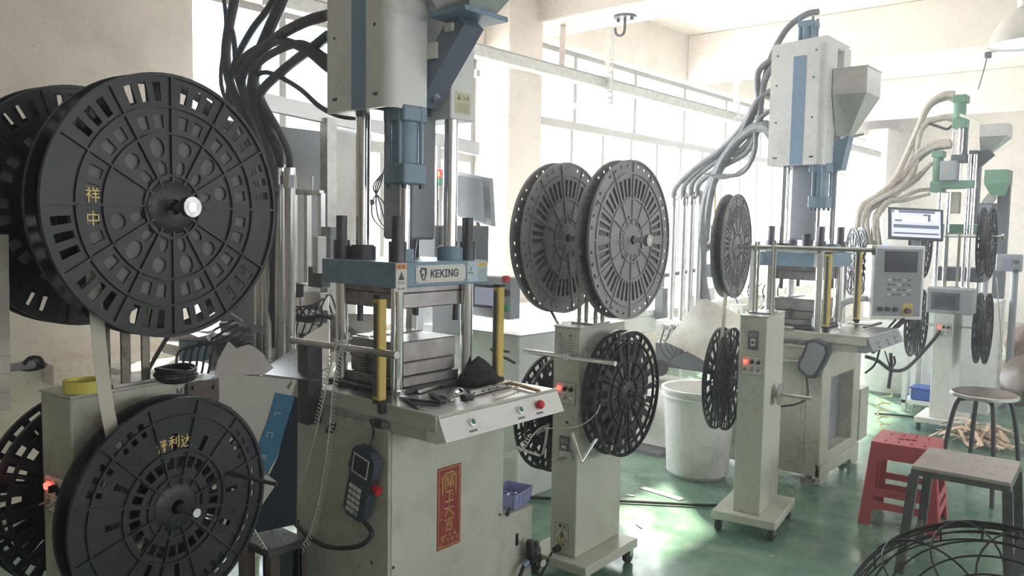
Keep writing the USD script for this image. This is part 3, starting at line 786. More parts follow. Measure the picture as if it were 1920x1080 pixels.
def press(k):
    O = STEP * k
    t = thing('injection_press', ['cream and blue vertical press in the foreground with the KEKING plate', 'cream and blue vertical press standing farther back beside the big white bucket'][k], 'moulding machine', BASE + O)
    t.loc = BASE
    # base cabinet
    if k == 0:
        b = B().box(-2.715, XB, YL, YR - .02, 0, ZT - .09, .006)
        t('base', b, M['cream'], False)
        t('side_panel', B().box(-2.70, -2.165, YL - .004, YL, .03, ZT - .10, .002), M['cream'], False)
        t('front_panel', B().box(XB, XB + .004, YL + .012, YR - .03, .03, ZT - .10, .002), M['cream'], False)
        t('corner_post', B().box(-2.20, XB + .006, YL - .007, YL - .004, .02, ZT - .14), M['cream'], False)
        for x, z in ((-2.69, .845), (-2.69, .42), (-2.235, .38), (-2.24, .17)):
            t('screw', B().cyl((x, YL - .007, z), (x, YL - .003, z), .007, n=10), M['darksteel'])
        for y, z in ((YL + .02, .38), (YR - .05, .42)):
            t('screw', B().cyl((XB + .003, y, z), (XB + .008, y, z), .006, n=10), M['darksteel'])
    else:
        x0, x1, y0, y1 = -2.9, XB, YL - .02, YR + .08
        b = B().box(x0, x1 - .1, y0, y1, .12, ZT - .09, .006)
        b.box(x1 - .1, x1, y0, y0 + .16, .12, ZT - .09, .006).box(x1 - .1, x1, y1 - .14, y1, .12, ZT - .09, .006)
        b.box(x1 - .1, x1, y0 + .15, y1 - .13, .68, ZT - .09, .006).box(x1 - .1, x1, y0 + .15, y1 - .13, .12, .2, .006)
        t('base', b, M['cream'], False)
        t('side_panel', B().box(x0 + .05, x1 - .13, y0 - .004, y0, .16, ZT - .12, .002), M['cream'], False)
        t('recess_panel', B().box(x1 - .112, x1 - .095, y0 + .15, y1 - .13, .2, .68), M['greyplastic'], False)
        sk = Polygon([(0, 0), (.13, 0), (.17, .05), (y1 - y0 - .17, .05), (y1 - y0 - .13, 0), (y1 - y0, 0), (y1 - y0, .13), (0, .13)])
        t('skirt', B().ext(sk, .03, (x1 - .02, y0, .01), (0, 1, 0), (0, 0, 1)), M['cream'], False)
        t('skirt', B().box(x0, x1, y0 + .0, y0 + .03, .06, .125), M['cream'], False)
        for y in (y0 + .06, y1 - .06):
            t('levelling_foot', B().cyl((x1 - .08, y, 0), (x1 - .08, y, .035), .055, .05, 20).cyl((x1 - .08, y, .035), (x1 - .08, y, .12), .02, n=12), M['steel'])
        for x in (x0 + .06,):
            t('levelling_foot', B().cyl((x, y0 + .05, 0), (x, y0 + .05, .12), .04, n=16), M['steel'])
        t('side_box', B().box(x1 - .35, x1 + .01, y1, y1 + .18, .15, .52, .004), M['cream'], False)
    # table
    t('table_tray', B().box(-2.72, XT, YL - .006, YR, ZT - .055, ZT - .006, .003).box(XB, XT, YL + .006, YR - .01, ZT - .1, ZT - .05, .003), M['cream'], False)
    t('table_top', B().box(-2.70, XT + .002, YL + .004, YR - .004, ZT - .008, ZT, .002), M['steel'], False)
    t('table_edge', B().box(-2.72, XT, YL - .008, YL + .004, ZT - .012, ZT + .004, .002).box(XT, XT + .006, YL, YR, ZT - .006, ZT + .003), M['cream'], False)
    pa, pb = np.array([XT + .004, YL, ZT - .01]), np.array([XT + .04, YL, ZT - .085])
    u, v = np.array([0, 1.0, 0]), nrm(pa - pb)
    w, h = YR - YL, np.linalg.norm(pa - pb)
    nn = np.cross(u, v)
    cp = t('control_panel', B().ext(Polygon([(0, 0), (w, 0), (w, h), (0, h)]), .004, pb, u, v).hull([pa, pb, pa + u * w, pb + u * w, (XT - .05, YL, ZT - .01), (XT - .05, YR, ZT - .01), (XT - .05, YL, ZT - .1), (XT - .05, YR, ZT - .1)]), M['white' if k == 0 else 'greyplastic'], False)  # farther panel takes the grey: its shade is put into the colour
    q = lambda a, c: pb + u * a + v * c + nn * .004
    btn = ((.14, 'greenbtn', .011), (.40, 'greenbtn', .011), (.51, 'red', .017)) if k == 0 else ((.14, 'darkgrey', .011), (.34, 'darkgrey', .011), (.5, 'darkgrey', .012))
    for a, m, r in btn:
        c = q(a, h * .55)
        bt = t('stop_button' if m == 'red' else 'start_button', B().lathe([(0, .028), (r * .8, .026), (r, .02), (r, .012), (r * .6, .01), (r * .6, 0)] if m == 'red' else [(0, .012), (r * .8, .012), (r * .85, .01), (r * .85, 0)], c, nn, 24), M[m], label='red stop button' if m == 'red' else 'green start button', sub=cp)
        if m != 'red':
            t('button_ring', B().lathe([(r * .85, .002), (r * .9, .013), (r * 1.25, .012), (r * 1.35, 0)], c, nn, 24), M['alu'], sub=cp)
        e = B()
        for g in range(4):
            e.box(0, 0, 0, 0, 0, 0) if 0 else e.obox(q(a - .015 + g * .01, h * .2), u * .0035, v * .004, nn * .0004)
        t('caption', e, M['ink'], False, sub=cp)
    # tie bars, nuts, moving platen
    px0, px1, py0, py1, pz0, pz1 = -2.635, -2.2, 1.94, 2.44, 1.388, 1.481
    bars = [(-2.255, 2.0), (-2.585, 2.0), (-2.255, 2.375), (-2.585, 2.375)]
    for x, y in bars:
        t('tie_bar', B().cyl((x, y, ZT), (x, y, pz0 + .02), .0245, n=24).cyl((x, y, ZT), (x, y, ZT + .02), .035, n=24), M['chrome'])
        t('tie_bar_nut', B().cyl((x, y, pz1), (x, y, pz1 + .075), .033, n=24).cyl((x, y, pz1 + .075), (x, y, pz1 + .17), .0225, n=20), M['darksteel'])
    pl = t('platen', B().box(px0, px1, py0, py1, pz0, pz1, .003), M['blue'], False)
    if k == 0:
        f = px1 + .0005
        npl = t('name_plate', B().box(f, f + .002, 2.04, 2.305, 1.402, 1.468), M['label'], False, sub=pl, label='white plate lettered KEKING')
        U, V = (0, 1, 0), (0, 0, 1)
        t('lettering', B().text('KEKING', .029, (f + .002, 2.112, 1.4215), U, V, .0008, True), M['navyink'], False, local=False, sub=pl)
        lg = [Polygon([(0, 1), (.3, .6), (.42, .85), (.2, 1.15), (.35, 1.75), (.9, 2), (.2, 2.05), (-.15, 1.5)]), Polygon([(.5, 2), (1.3, 1.95), (1.35, 1.1), (.95, .1), (.75, .0), (1.0, .9), (.9, 1.6), (.5, 1.75)]), Polygon([(.1, .7), (.5, .0), (.7, 0), (.35, .9), (.75, .75), (.8, 1.0), (.3, 1.1)])]
        t('logo', B().ext(unary_union([affinity.translate(affinity.scale(g, .024, .024, origin=(0, 0)), 2.062, 1.411) for g in lg]), .0008, (f + .002, 0, 0), U, V), M['navyink'], False, sub=pl)
        for y, z in ((2.045, 1.463), (2.3, 1.463), (2.045, 1.407), (2.3, 1.407)):
            t('rivet', B().cyl((f + .002, y, z), (f + .0035, y, z), .0025, n=8), M['darksteel'], sub=pl)
        # pinch warning label at the corner
        wl = t('warning_label', B().box(f, f + .0015, 1.942, 1.995, 1.376, 1.479), M['label'], False, sub=pl)
        t('label_header', B().box(f + .0015, f + .002, 1.944, 1.993, 1.457, 1.477), M['orange'], False, sub=pl)
        e = B()
        for i, ch in enumerate('注意'):
            e.glyph(ch, .011, (f + .002, 1.953 + i * .02, 1.461), U, V, .1, .0006)
        t('label_header_text', e, M['brown'], False, sub=pl)
        tri = Polygon([(1.953, 1.418), (1.984, 1.418), (1.9685, 1.448)])
        e = B().ext(tri.difference(tri.buffer(-.0028)), .0008, (f + .0015, 0, 0), U, V)
        e.ext(unary_union([Polygon([(1.961, 1.421), (1.976, 1.421), (1.972, 1.434), (1.963, 1.43)]), Polygon([(1.966, 1.43), (1.97, 1.43), (1.968, 1.439)])]), .0008, (f + .0015, 0, 0), U, V)
        for r in range(2):
            e.box(f + .0015, f + .002, 1.95, 1.987, 1.403 + r * .006, 1.4045 + r * .006)
        for i, ch in enumerate('当心夹手'):
            e.glyph(ch, .009, (f + .0015, 1.948 + i * .0105, 1.381), U, V, .1, .0006)
        t('label_print', e, M['ink'], False, sub=pl)
        t('info_label', B().box(f, f + .0015, 2.315, 2.432, 1.397, 1.478), M['labelblue'], False, sub=pl)
        e = B().ext(unary_union([affinity.rotate(Polygon([(2.334, 1.44), (2.339, 1.44), (2.341, 1.456), (2.335, 1.453)]), a, origin=(2.336, 1.437)) for a in (0, 120, 240)]), .0006, (f + .0015, 0, 0), U, V)
        for r in range(8):
            e.box(f + .0015, f + .002, 2.378, 2.424, 1.403 + r * .006, 1.4045 + r * .006)
        t('label_print', e, M['greyink'], False, sub=pl)
        t('label_header', B().box(f + .0015, f + .002, 2.375, 2.428, 1.455, 1.472), M['yellowprint'], False, sub=pl)
        e = B()
        for i, ch in enumerate('注意'):
            e.glyph(ch, .011, (f + .002, 2.385 + i * .02, 1.458), U, V, .1, .0006)
        t('label_header_text', e, M['orange'], False, sub=pl)
    else:
        t('warning_label', B().box(-2.27, -2.235, py0 - .0015, py0, 1.39, 1.475), M['label'], False, sub=pl)
    # upper guide rods, collars, cylinder, barrel
    for x, y in ((-2.53, 2.06), (-2.28, 2.3)):
        t('guide_rod', B().cyl((x, y, pz1), (x, y, 2.08), .0275, n=28), M['chrome'])
        t('rod_collar', B().cyl((x, y, pz1), (x, y, pz1 + .05), .052, n=28).cyl((x, y, pz1 + .05), (x, y, pz1 + .056), .045, n=28), M['blue'] if x > -2.4 else M['darksteel'])
    cx, cy = -2.30, 2.075
    cyl = t('cylinder', B().cyl((cx, cy, 1.845), (cx, cy, 2.06), .052, n=32).cyl((cx + .03, cy - .055, 1.845), (cx + .03, cy - .055, 2.06), .008, n=10).cyl((cx + .055, cy + .03, 1.845), (cx + .055, cy + .03, 2.06), .008, n=10).cyl((cx - .03, cy - .055, 1.845), (cx - .03, cy - .055, 2.06), .008, n=10), M['blue'])
    t('cylinder_flange', B().box(cx - .058, cx + .058, cy - .058, cy + .058, 1.77, 1.85, .006), M['blue'], False, sub=cyl)
    t('cylinder_flange', B().box(cx - .06, cx + .06, cy - .06, cy + .06, 2.0, 2.06, .006), M['blue'], False, sub=cyl)
    for sx in (-1, 1):
        for sy in (-1, 1):
            t('flange_bolt', B().cyl((cx + sx * .043, cy + sy * .043, 1.755), (cx + sx * .043, cy + sy * .043, 1.772), .009, n=8), M['darksteel'], sub=cyl)
    t('piston_rod', B().cyl((cx, cy, pz1 + .04), (cx, cy, 1.78), .019, n=20), M['chrome'])
    t('rod_collar', B().cyl((cx, cy, pz1), (cx, cy, pz1 + .045), .034, n=24), M['blue'])
    t('barrel', B().box(-2.53, -2.36, 2.16, 2.30, 1.56, 2.06, .01), M['greyplastic'], False)
    t('nozzle', B().cyl((-2.41, 2.19, 1.6), (-2.41, 2.19, pz1), .045, .03, 20), M['darksteel'])
    # mould
    um = t('upper_mould', B().box(-2.6, -2.27, 2.0, 2.375, 1.36, 1.39, .003).box(-2.597, -2.272, 2.01, 2.368, 1.30, 1.36, .004), M['mold'], False)
    for x, y in ((-2.52, 2.04), (-2.29, 2.345), (-2.52, 2.34)):
        t('guide_pin', B().cyl((x, y, 1.235), (x, y, 1.305), .012, n=14), M['darksteel'], sub=um)
    lm = t('lower_mould', B().box(-2.55, -2.27, 2.01, 2.33, 1.095, 1.174, .004), M['mold'], False, label='upper block of the lower mould')
    t('mould_block', B().box(-2.545, -2.272, 2.012, 2.328, 1.04, 1.093, .004), M['mold'], False, sub=lm)
    t('mould_block', B().box(-2.56, -2.262, 2.0, 2.34, 1.0, 1.038, .004), M['mold'], False, sub=lm)
    t('bolster', B().box(-2.63, -2.235, 1.965, 2.41, ZT, 1.0, .004), M['darksteel'], False, sub=lm)
    pin = B()
    for i in range(14):
        for j in range(4):
            pin.box(-2.53 + j * .02, -2.518 + j * .02, 2.03 + i * .021, 2.043 + i * .021, 1.174, 1.181)
    t('cavity_insert', pin, M['chrome'], False, sub=lm, label='rows of bright cavity inserts')
    t('spring', B().tube([(-2.44 + .02 * math.cos(a), 1.995 + .012 * math.sin(a), 1.05 + a * .0018) for a in np.arange(0, 34, .5)], .0025, 5, smooth=False), M['darksteel'], sub=lm)
    # housing of the injection unit
    H0, H1 = 2.045, 2.80
    arc = [(-2.30 + .05 * math.sin(a), 2.0 - .05 * math.cos(a)) for a in np.linspace(0, math.pi / 2, 9)]
    left = Polygon([(-2.612, 1.95)] + arc + [(-2.25, 2.137), (-2.262, 2.137), (-2.262, 2.0)] + [(-2.30 + .038 * math.sin(a), 2.0 - .038 * math.cos(a)) for a in np.linspace(math.pi / 2, 0, 9)] + [(-2.612, 1.962)])
    ho = t('housing', B().ext(left, H1 - H0, (0, 0, H0), X3, (0, 1, 0)), M['white'], 20, label='cream sheet cover of the left side')
    t('stripe', B().box(-2.463, -2.379, 1.9488, 1.951, H0 + .002, H1 - (.002 if k == 0 else .06)), M['bluestripe'], False, sub=ho, label='blue vertical stripe')
    t('right_cover', B().box(-2.612, -2.25, 2.266, 2.40, H0 - .01, H1 + .03, .004), M['white'], False, sub=ho)
    t('roof', B().hull([(-2.612, 1.955, H1), (-2.255, 1.955, H1), (-2.612, 2.13, H1), (-2.255, 2.13, H1), (-2.612, 1.955, H1 + .03), (-2.255, 1.955, H1 + .05), (-2.612, 2.395, H1 + .03), (-2.255, 2.395, H1 + .05), (-2.612, 2.27, H1), (-2.255, 2.27, H1)]), M['white'], False, sub=ho)
    t('frame', B().box(-2.60, -2.36, 1.965, 2.38, H0, H0 + .04, .003).box(-2.60, -2.42, 2.14, 2.26, H0 + .04, H1), M['darkgrey'], False, sub=ho, label='grey inner frame of the injection unit')
    for x, z in ((-2.57, H0 + .05), (-2.555, H0 + .05), (-2.565, H0 + .28), (-2.33, H0 + .05), (-2.318, H0 + .05), (-2.33, H0 + .3), (-2.57, H0 + .52), (-2.33, H0 + .55), (-2.57, H0 + .71), (-2.32, H0 + .72)):
        t('screw', B().cyl((x, 1.9475, z), (x, 1.951, z), .006, n=10), M['darksteel'], sub=ho)
    if k == 0:
        lb = t('warning_label', B().box(-2.2495, -2.2485, 2.29, 2.375, 2.06, 2.145), M['labelyellow'], False, sub=ho)
        e = B()
        U, V = (0, 1, 0), (0, 0, 1)
        e.ext(Polygon([(2.298, 2.113), (2.322, 2.113), (2.31, 2.135)]), .0006, (-2.2485, 0, 0), U, V)
        for i, ch in enumerate('注意'):
            e.glyph(ch, .015, (-2.2485, 2.332 + i * .02, 2.115), U, V, .1, .0006)
        for r in range(5):
            e.box(-2.2485, -2.248, 2.298, 2.368, 2.07 + r * .007, 2.0715 + r * .007)
        t('label_print', e, M['greyink'], False, sub=ho)
    # feed chute, flange and hopper
    if k == 0:
        a, c = np.array([-2.34, 2.2, 2.10]), np.array([-2.10, 2.2, 2.375])
        ch = t('feed_chute', B().bar(a, c, .105, .085, up=(0, 0, 1)), M['chutegrey'], False)
        t('chute_flange', B().obox((-2.10, 2.2, 2.385), np.array([.095, 0, .0]), np.array([0, .115, 0]), np.array([0, 0, .009])), M['blue'], False, sub=ch)
        t('clamp', B().box(-2.26, -2.2, 2.135, 2.148, 2.24, 2.3, .002).box(-2.16, -2.12, 2.135, 2.15, 2.33, 2.36, .002), M['label'], False, sub=ch)
        t('heater_plug', B().cyl((-2.30, 2.19, 2.16), (-2.27, 2.21, 2.10), .02, .017, 16).box(-2.33, -2.27, 2.16, 2.22, 2.165, 2.18, .004), M['greyplastic'], sub=ch)
        zf, hx, hy = 2.394, -2.10, 2.2
        t('hopper', B().hull([(hx + sx * .07, hy + sy * .07, zf) for sx in (-1, 1) for sy in (-1, 1)] + [(hx + .02 + sx * .2, hy + sy * .2, zf + .22) for sx in (-1, 1) for sy in (-1, 1)]).box(hx + .02 - .2, hx + .02 + .2, hy - .2, hy + .2, zf + .22, zf + .42), M['alu'], False)
    else:
        x0, x1, y0, y1 = -2.245, -2.035, 2.055, 2.335
        ch = t('feed_chute', B().hull([(-2.27, 2.15, 2.02), (-2.2, 2.15, 2.02), (-2.27, 2.25, 2.02), (-2.2, 2.25, 2.02), (-2.25, 2.15, 2.2), (-2.16, 2.15, 2.24), (-2.25, 2.25, 2.2), (-2.16, 2.25, 2.24)]), M['blue'], False)
        t('hopper', B().hull([(x, y, 2.49) for x in (x0, x1) for y in (y0, y1)] + [(x, y, 2.24) for x in (-2.24, -2.16) for y in (2.15, 2.24)]).box(x0, x1, y0, y1, 2.49, 2.65), M['alu'], False)
        t('hopper_rim', B().box(x0 - .004, x1 + .004, y0 - .004, y1 + .004, 2.648, 2.656), M['galv'], False)
        t('latch', B().cyl((-2.14, 2.19, 2.24), (-2.08, 2.19, 2.25), .012, n=10), M['chrome'])
        tc = t('top_cylinder', B().cyl((-2.44, 2.12, H1 + .02), (-2.44, 2.12, H1 + .19), .05, n=28), M['blue'])
        t('cylinder_flange', B().box(-2.495, -2.385, 2.065, 2.175, H1 + .15, H1 + .19, .006).box(-2.495, -2.385, 2.065, 2.175, H1 + .03, H1 + .06, .006), M['blue'], False, sub=tc)
        for sx in (-1, 1):
            for sy in (-1, 1):
                t('flange_bolt', B().cyl((-2.44 + sx * .042, 2.12 + sy * .042, H1 + .06), (-2.44 + sx * .042, 2.12 + sy * .042, H1 + .21), .009, n=8), M['blue'], sub=tc)
    # safety light curtains
    for y, z0, z1 in ((1.84, 1.0, 1.36), (2.47, 1.0, 1.372)) if k == 0 else ((1.90, 1.02, 1.48), (2.50, 1.02, 1.50)):
        x = -2.165
        lc = t('light_curtain', B().box(x - .018, x + .018, y - .018, y + .018, z0, z1, .004), M['yellow'], False, label='yellow safety light curtain post')
        t('lens_strip', B().box(x - .0205, x - .016, y - .012, y + .012, z0 + .015, z1 - .015).box(x - .012, x + .006, y - .0188, y - .0175, z0 + .015, z1 - .015), M['darkgrey'], False, sub=lc)
        for zc in (z1, z0 - .012):
            t('end_cap', B().box(x - .019, x + .019, y - .019, y + .019, zc, zc + .012, .003), M['black'], False, sub=lc)
        t('mount', B().box(x - .012, x + .012, y, y + .03, z0 - .05, z0 - .01), M['darksteel'], False, sub=lc)
    t('guard_rod', B().cyl((-2.19, 1.925, ZT), (-2.19, 1.925, 1.39), .0065, n=10), M['chrome'])
    return t


PR1 = press(0)
# red good-luck banner and the handset hook belong to the first press
bn = PR1('paper_banner', B().box(XB + .004, XB + .0055, 2.11, 2.238, .372, .694), M['redpaper'], False, label='red paper banner with gold characters')
e = B()
U, V = (0, 1, 0), (0, 0, 1)
for i, ch in enumerate('開工大吉'):
    e.glyph(ch, .052, (XB + .0055, 2.148, .605 - i * .055), U, V, .1, .0008)
e.ext(Polygon([(2.116, .378), (2.232, .378), (2.232, .688), (2.116, .688)]).difference(Polygon([(2.119, .381), (2.229, .381), (2.229, .685), (2.119, .685)])), .0006, (XB + .0055, 0, 0), U, V)
e.ext(LineString([(2.138, .59), (2.138, .65), (2.155, .668), (2.193, .668), (2.21, .65), (2.21, .59)]).buffer(.0025), .0006, (XB + .0055, 0, 0), U, V)
for k in range(9):
    a = k * .7
    e.ext(Point(2.128 + (k * .0131) % .095, .388 + (k * .017) % .035).buffer(.007, 6).difference(Point(2.128 + (k * .0131) % .095, .388 + (k * .017) % .035).buffer(.004, 6)), .0006, (XB + .0055, 0, 0), U, V)
PR1('banner_print', e, M['gold'], False, sub=bn, label='gold characters and flowers')
PR1('hook', B().tube([(-2.2, YL, .905), (-2.2, YL - .03, .905), (-2.2, YL - .04, .925)], .006, 6).box(-2.215, -2.185, YL - .012, YL - .004, .89, .92), M['darksteel'])
PR1('hook', B().tube([(-2.47, YL - .003, .86), (-2.47, YL - .03, .835), (-2.435, YL - .03, .84), (-2.43, YL - .02, .87)], .006, 6), M['darksteel'])
# guide roller bar carried by a bracket at the left of the press
PR1('roller_bracket', B().box(-2.60, -2.535, 1.80, 1.87, ZT - .13, 1.155, .003), M['darksteel'], False)
PR1('guide_bar', B().cyl((-2.63, 1.80, 1.168), (-2.03, 1.80, 1.180), .0125, n=18).cyl((-2.634, 1.80, 1.168), (-2.62, 1.80, 1.168), .015, n=18), M['steel'])
PR2 = press(1)
# guard frame and guide bar on the second press
O2 = STEP
gf = PR2
b = B()
for x, y in ((-2.66, 1.90), (-2.215, 1.90)):
    b.bar((x, y, ZT - .1), (x, y, 1.5), .03, .03)
b.bar((-2.66, 1.90, 1.50), (-2.215, 1.90, 1.50), .03, .03).bar((-2.215, 1.90, 1.5), (-2.215, 2.5, 1.5), .02, .02)
gf('guard_frame', b, M['alu'], False)
gf('guide_bar', B().cyl((-2.85, 1.78, 1.0), (-2.33, 1.80, 1.0), .016, n=16), M['steel'])
gf('wire_hook', B().tube([(-2.66, 1.83, 1.08), (-2.66, 1.83, .8), (-2.62, 1.83, .775), (-2.3, 1.83, .79)], .009, 8, 3), M['galv'])

# handset of the first press
c0, tilt = np.array([-2.247, 1.845, .685]), math.radians(-12)
hs = thing('control_handset', 'dark grey control handset with screen and keypad hanging on the near press', 'remote control', c0)
u, v = np.array([math.cos(tilt), 0, math.sin(tilt)]), np.array([-math.sin(tilt), 0, math.cos(tilt)])
u, v = np.array([math.cos(tilt), 0, math.sin(-tilt) * -1.0]), None
u = np.array([math.cos(tilt), 0, math.sin(tilt)]); v = np.array([-math.sin(tilt), 0, math.cos(tilt)])
u, v = np.array([.975, 0, -.22]), np.array([.22, 0, .975])
FD = np.array([0, -1.0, 0])
body = Polygon([(-.05, .115), (-.035, .13), (.035, .13), (.06, .11), (.064, .05), (.052, .02), (.05, -.11), (.035, -.13), (-.04, -.13), (-.056, -.11), (-.05, .02), (-.062, .05)]).buffer(.006)
hs('body', B().ext(body, .035, c0 + np.array([0, .0, 0]), u, v), M['handset'], False)
f0 = c0 + FD * .036
hs('screen', B().ext(sbox(-.043, .035, .043, .108).difference(sbox(-.038, .040, .038, .103)), .002, f0, u, v), M['label'], False, label='pale frame of the screen')
hs('screen', B().ext(sbox(-.038, .040, .038, .103), .001, f0, u, v), M['screen'], False)
for r in range(5):
    for c in range(3):
        hs('key', B().ext(sbox(-.040 + c * .023, -.118 + r * .023, -.022 + c * .023, -.103 + r * .023), .004, f0, u, v), M['label'] if (r, c) != (0, 2) else M['greyplastic'], False)
hs('stop_button', B().cyl(c0 + u * .062 + v * .01 + FD * .012, c0 + u * .09 + v * .004 + FD * .012, .014, .016, 18), M['red'], label='red stop button')
hs('loop', B().tube([c0 + v * .135 + FD * .015, c0 + v * .155 + u * .006 + FD * .01, (-2.205, 1.85, .86), (-2.2, 1.835, .915), (-2.212, 1.85, .865), c0 + v * .145 + u * .01 + FD * .01], .0035, 6), M['darksteel'])
hs('cable', B().tube([c0 + v * -.13 + u * .02 + FD * .015, P(697, 1000, y=1.83), P(672, 1024, y=1.80), P(620, 1026, y=1.78), P(580, 1008, y=1.80), P(552, 980, y=1.85)], .009, 8), M['rubber'])

# hydraulic lines: manifold, rigid pipes and hoses


def hoses(name, label, pipes, lines, base, rp, rh, mh, mp, cat='hydraulic hoses', block=None):
    t = thing(name, label, cat, base)
    if block is not None:
        t('manifold', B().box(*block, .006), M['galv'], False)
    for q in pipes:
        pi = t('pipe', B().cyl(q[0], q[1], rp, n=16), mp)
        t('fitting', B().cyl(q[1] - np.array([0, 0, .05]), q[1] + np.array([0, 0, .015]), rp * 1.3, n=8).cyl(q[1] + np.array([0, 0, .01]), q[1] + np.array([0, 0, .05]), rp * 1.05, n=16), M['chrome'], sub=pi)
    for ln in lines:
        r = rh * (ln[0] if not hasattr(ln[0], '__len__') else 1)
        pts = ln[1:] if not hasattr(ln[0], '__len__') else ln
        t('hose', B().tube([P(a, b, y=c) for a, b, c in pts], r, 10, 6), mh)
    return t


pipes = []
for px, zt in ((487, 1.50), (500, 1.62), (526, 1.86), (545, 1.84)):
    q = P(px, 640, y=2.35)
    pipes.append((np.array([q[0], q[1], .9]), np.array([q[0], q[1], zt])))
y = 2.3
lines = [
    (.8, (545, 318, 2.35), (541, 285, 2.33), (520, 240, 2.3), (492, 190, 2.25), (478, 140, 2.2), (495, 110, 2.15), (560, 82, 2.1), (613, 110, 2.1)),
    (.9, (526, 312, 2.35), (523, 280, 2.3), (500, 235, 2.3), (466, 185, 2.25), (446, 140, 2.2), (462, 105, 2.2), (520, 78, 2.15), (570, 92, 2.1), (616, 128, 2.1)),
    (1.1, (500, 430, 2.35), (510, 360, 2.3), (500, 300, 2.3), (470, 240, 2.25), (436, 170, 2.2), (424, 110, 2.2), (428, 60, 2.2), (440, 0, 2.2), (448, -40, 2.2)),
    (.75, (487, 470, 2.35), (498, 400, 2.3), (494, 330, 2.3), (462, 250, 2.25), (430, 190, 2.2), (440, 120, 2.2), (470, 60, 2.2), (500, 20, 2.2), (530, -30, 2.2)),
    (.45, (490, 420, 2.25), (484, 350, 2.22), (455, 250, 2.2), (415, 160, 2.2), (424, 60, 2.2), (420, 0, 2.2), (410, -40, 2.2)),
    (1.25, (512, 360, 2.3), (505, 300, 2.3), (480, 210, 2.25), (474, 160, 2.2), (487, 100, 2.2), (505, 55, 2.2), (525, 10, 2.2), (540, -30, 2.2)),
    (1.1, (500, 330, 2.3), (494, 260, 2.3), (462, 180, 2.25), (452, 150, 2.2), (470, 115, 2.2), (520, 70, 2.15), (570, 42, 2.1), (616, 28, 2.1)),
    (1.0, (518, 300, 2.35), (505, 230, 2.3), (484, 195, 2.25), (495, 165, 2.2), (545, 120, 2.15), (585, 90, 2.1), (616, 66, 2.1)),
    (.5, (470, 165, 2.25), (484, 140, 2.2), (510, 138, 2.2), (560, 165, 2.15), (600, 200, 2.15), (640, 218, 2.2), (690, 222, 2.25)),
    (.6, (425, 30, 2.25), (438, 70, 2.2), (446, 150, 2.2), (470, 220, 2.2), (495, 300, 2.25), (505, 420, 2.3), (510, 560, 2.35), (505, 650, 2.4)),
    (1.6, (500, 240, 2.35), (512, 330, 2.38), (518, 420, 2.4), (514, 540, 2.4), (512, 650, 2.4)),
]
hoses('hydraulic_hose_bundle', 'bundle of thick black hoses and zinc pipes looping into the left of the near press', pipes, lines, (-3.2, 2.35, .9), .026, .022, M['hoseblack_flare'], M['pipe'], block=(-3.45, -3.0, 2.2, 2.5, .78, .92))
pipes = []
for px in (1258, 1277, 1291, 1306):
    q = P(px, 600, y=5.55)
    pipes.append((np.array([q[0], q[1], .90]), np.array([q[0], q[1], 1.84 + (px - 1258) * .0004])))
lines = [
    (.8, (1262, 372, 5.55), (1268, 350, 5.5), (1300, 318, 5.45), (1350, 282, 5.4), (1390, 240, 5.35), (1420, 190, 5.3), (1455, 165, 5.3)),
    (.8, (1281, 375, 5.55), (1285, 345, 5.5), (1320, 310, 5.45), (1375, 265, 5.4), (1408, 225, 5.35), (1435, 150, 5.3), (1452, 120, 5.3)),
    (.8, (1295, 372, 5.55), (1300, 340, 5.5), (1340, 305, 5.45), (1390, 280, 5.4), (1425, 230, 5.35), (1420, 165, 5.3), (1425, 130, 5.3), (1458, 105, 5.3)),
    (.8, (1310, 372, 5.55), (1310, 345, 5.5), (1350, 315, 5.45), (1400, 285, 5.4), (1420, 240, 5.35), (1430, 170, 5.3), (1445, 110, 5.35), (1475, 55, 5.4), (1510, 28, 5.4), (1535, 22, 5.4)),
    (1.0, (1322, 470, 5.6), (1330, 380, 5.5), (1350, 310, 5.4), (1385, 262, 5.35), (1425, 238, 5.3), (1450, 262, 5.3)),
    (1.5, (1330, 590, 5.6), (1316, 520, 5.6), (1318, 420, 5.55), (1332, 350, 5.5), (1370, 280, 5.4), (1405, 245, 5.35), (1435, 238, 5.3), (1450, 250, 5.3)),
    (.6, (1340, 330, 5.4), (1390, 325, 5.4), (1415, 285, 5.35), (1420, 230, 5.3), (1455, 200, 5.3)),
    (.35, (1320, 325, 5.4), (1360, 334, 5.4), (1400, 310, 5.4), (1415, 270, 5.35), (1432, 228, 5.3), (1455, 240, 5.3)),
    (.7, (1390, 250, 5.35), (1412, 205, 5.3), (1430, 180, 5.3), (1454, 190, 5.3)),
]
hoses('hydraulic_hose_bundle', 'bundle of grey hoses and white pipes looping into the left of the farther press', pipes, lines, (-2.9, 5.55, .86), .022, .026, M['hosegrey'], M['pipe'], block=(-3.15, -2.55, 5.45, 5.7, .80, .92))
# ------------------------------------------------------------------ on and around the worn stand at the left
def ring(b, c, R, r, h, a=(0, 0, 1), n=40):
    return b.lathe([(R, 0), (R, h), (r, h), (r, 0)], c, a, n, True)


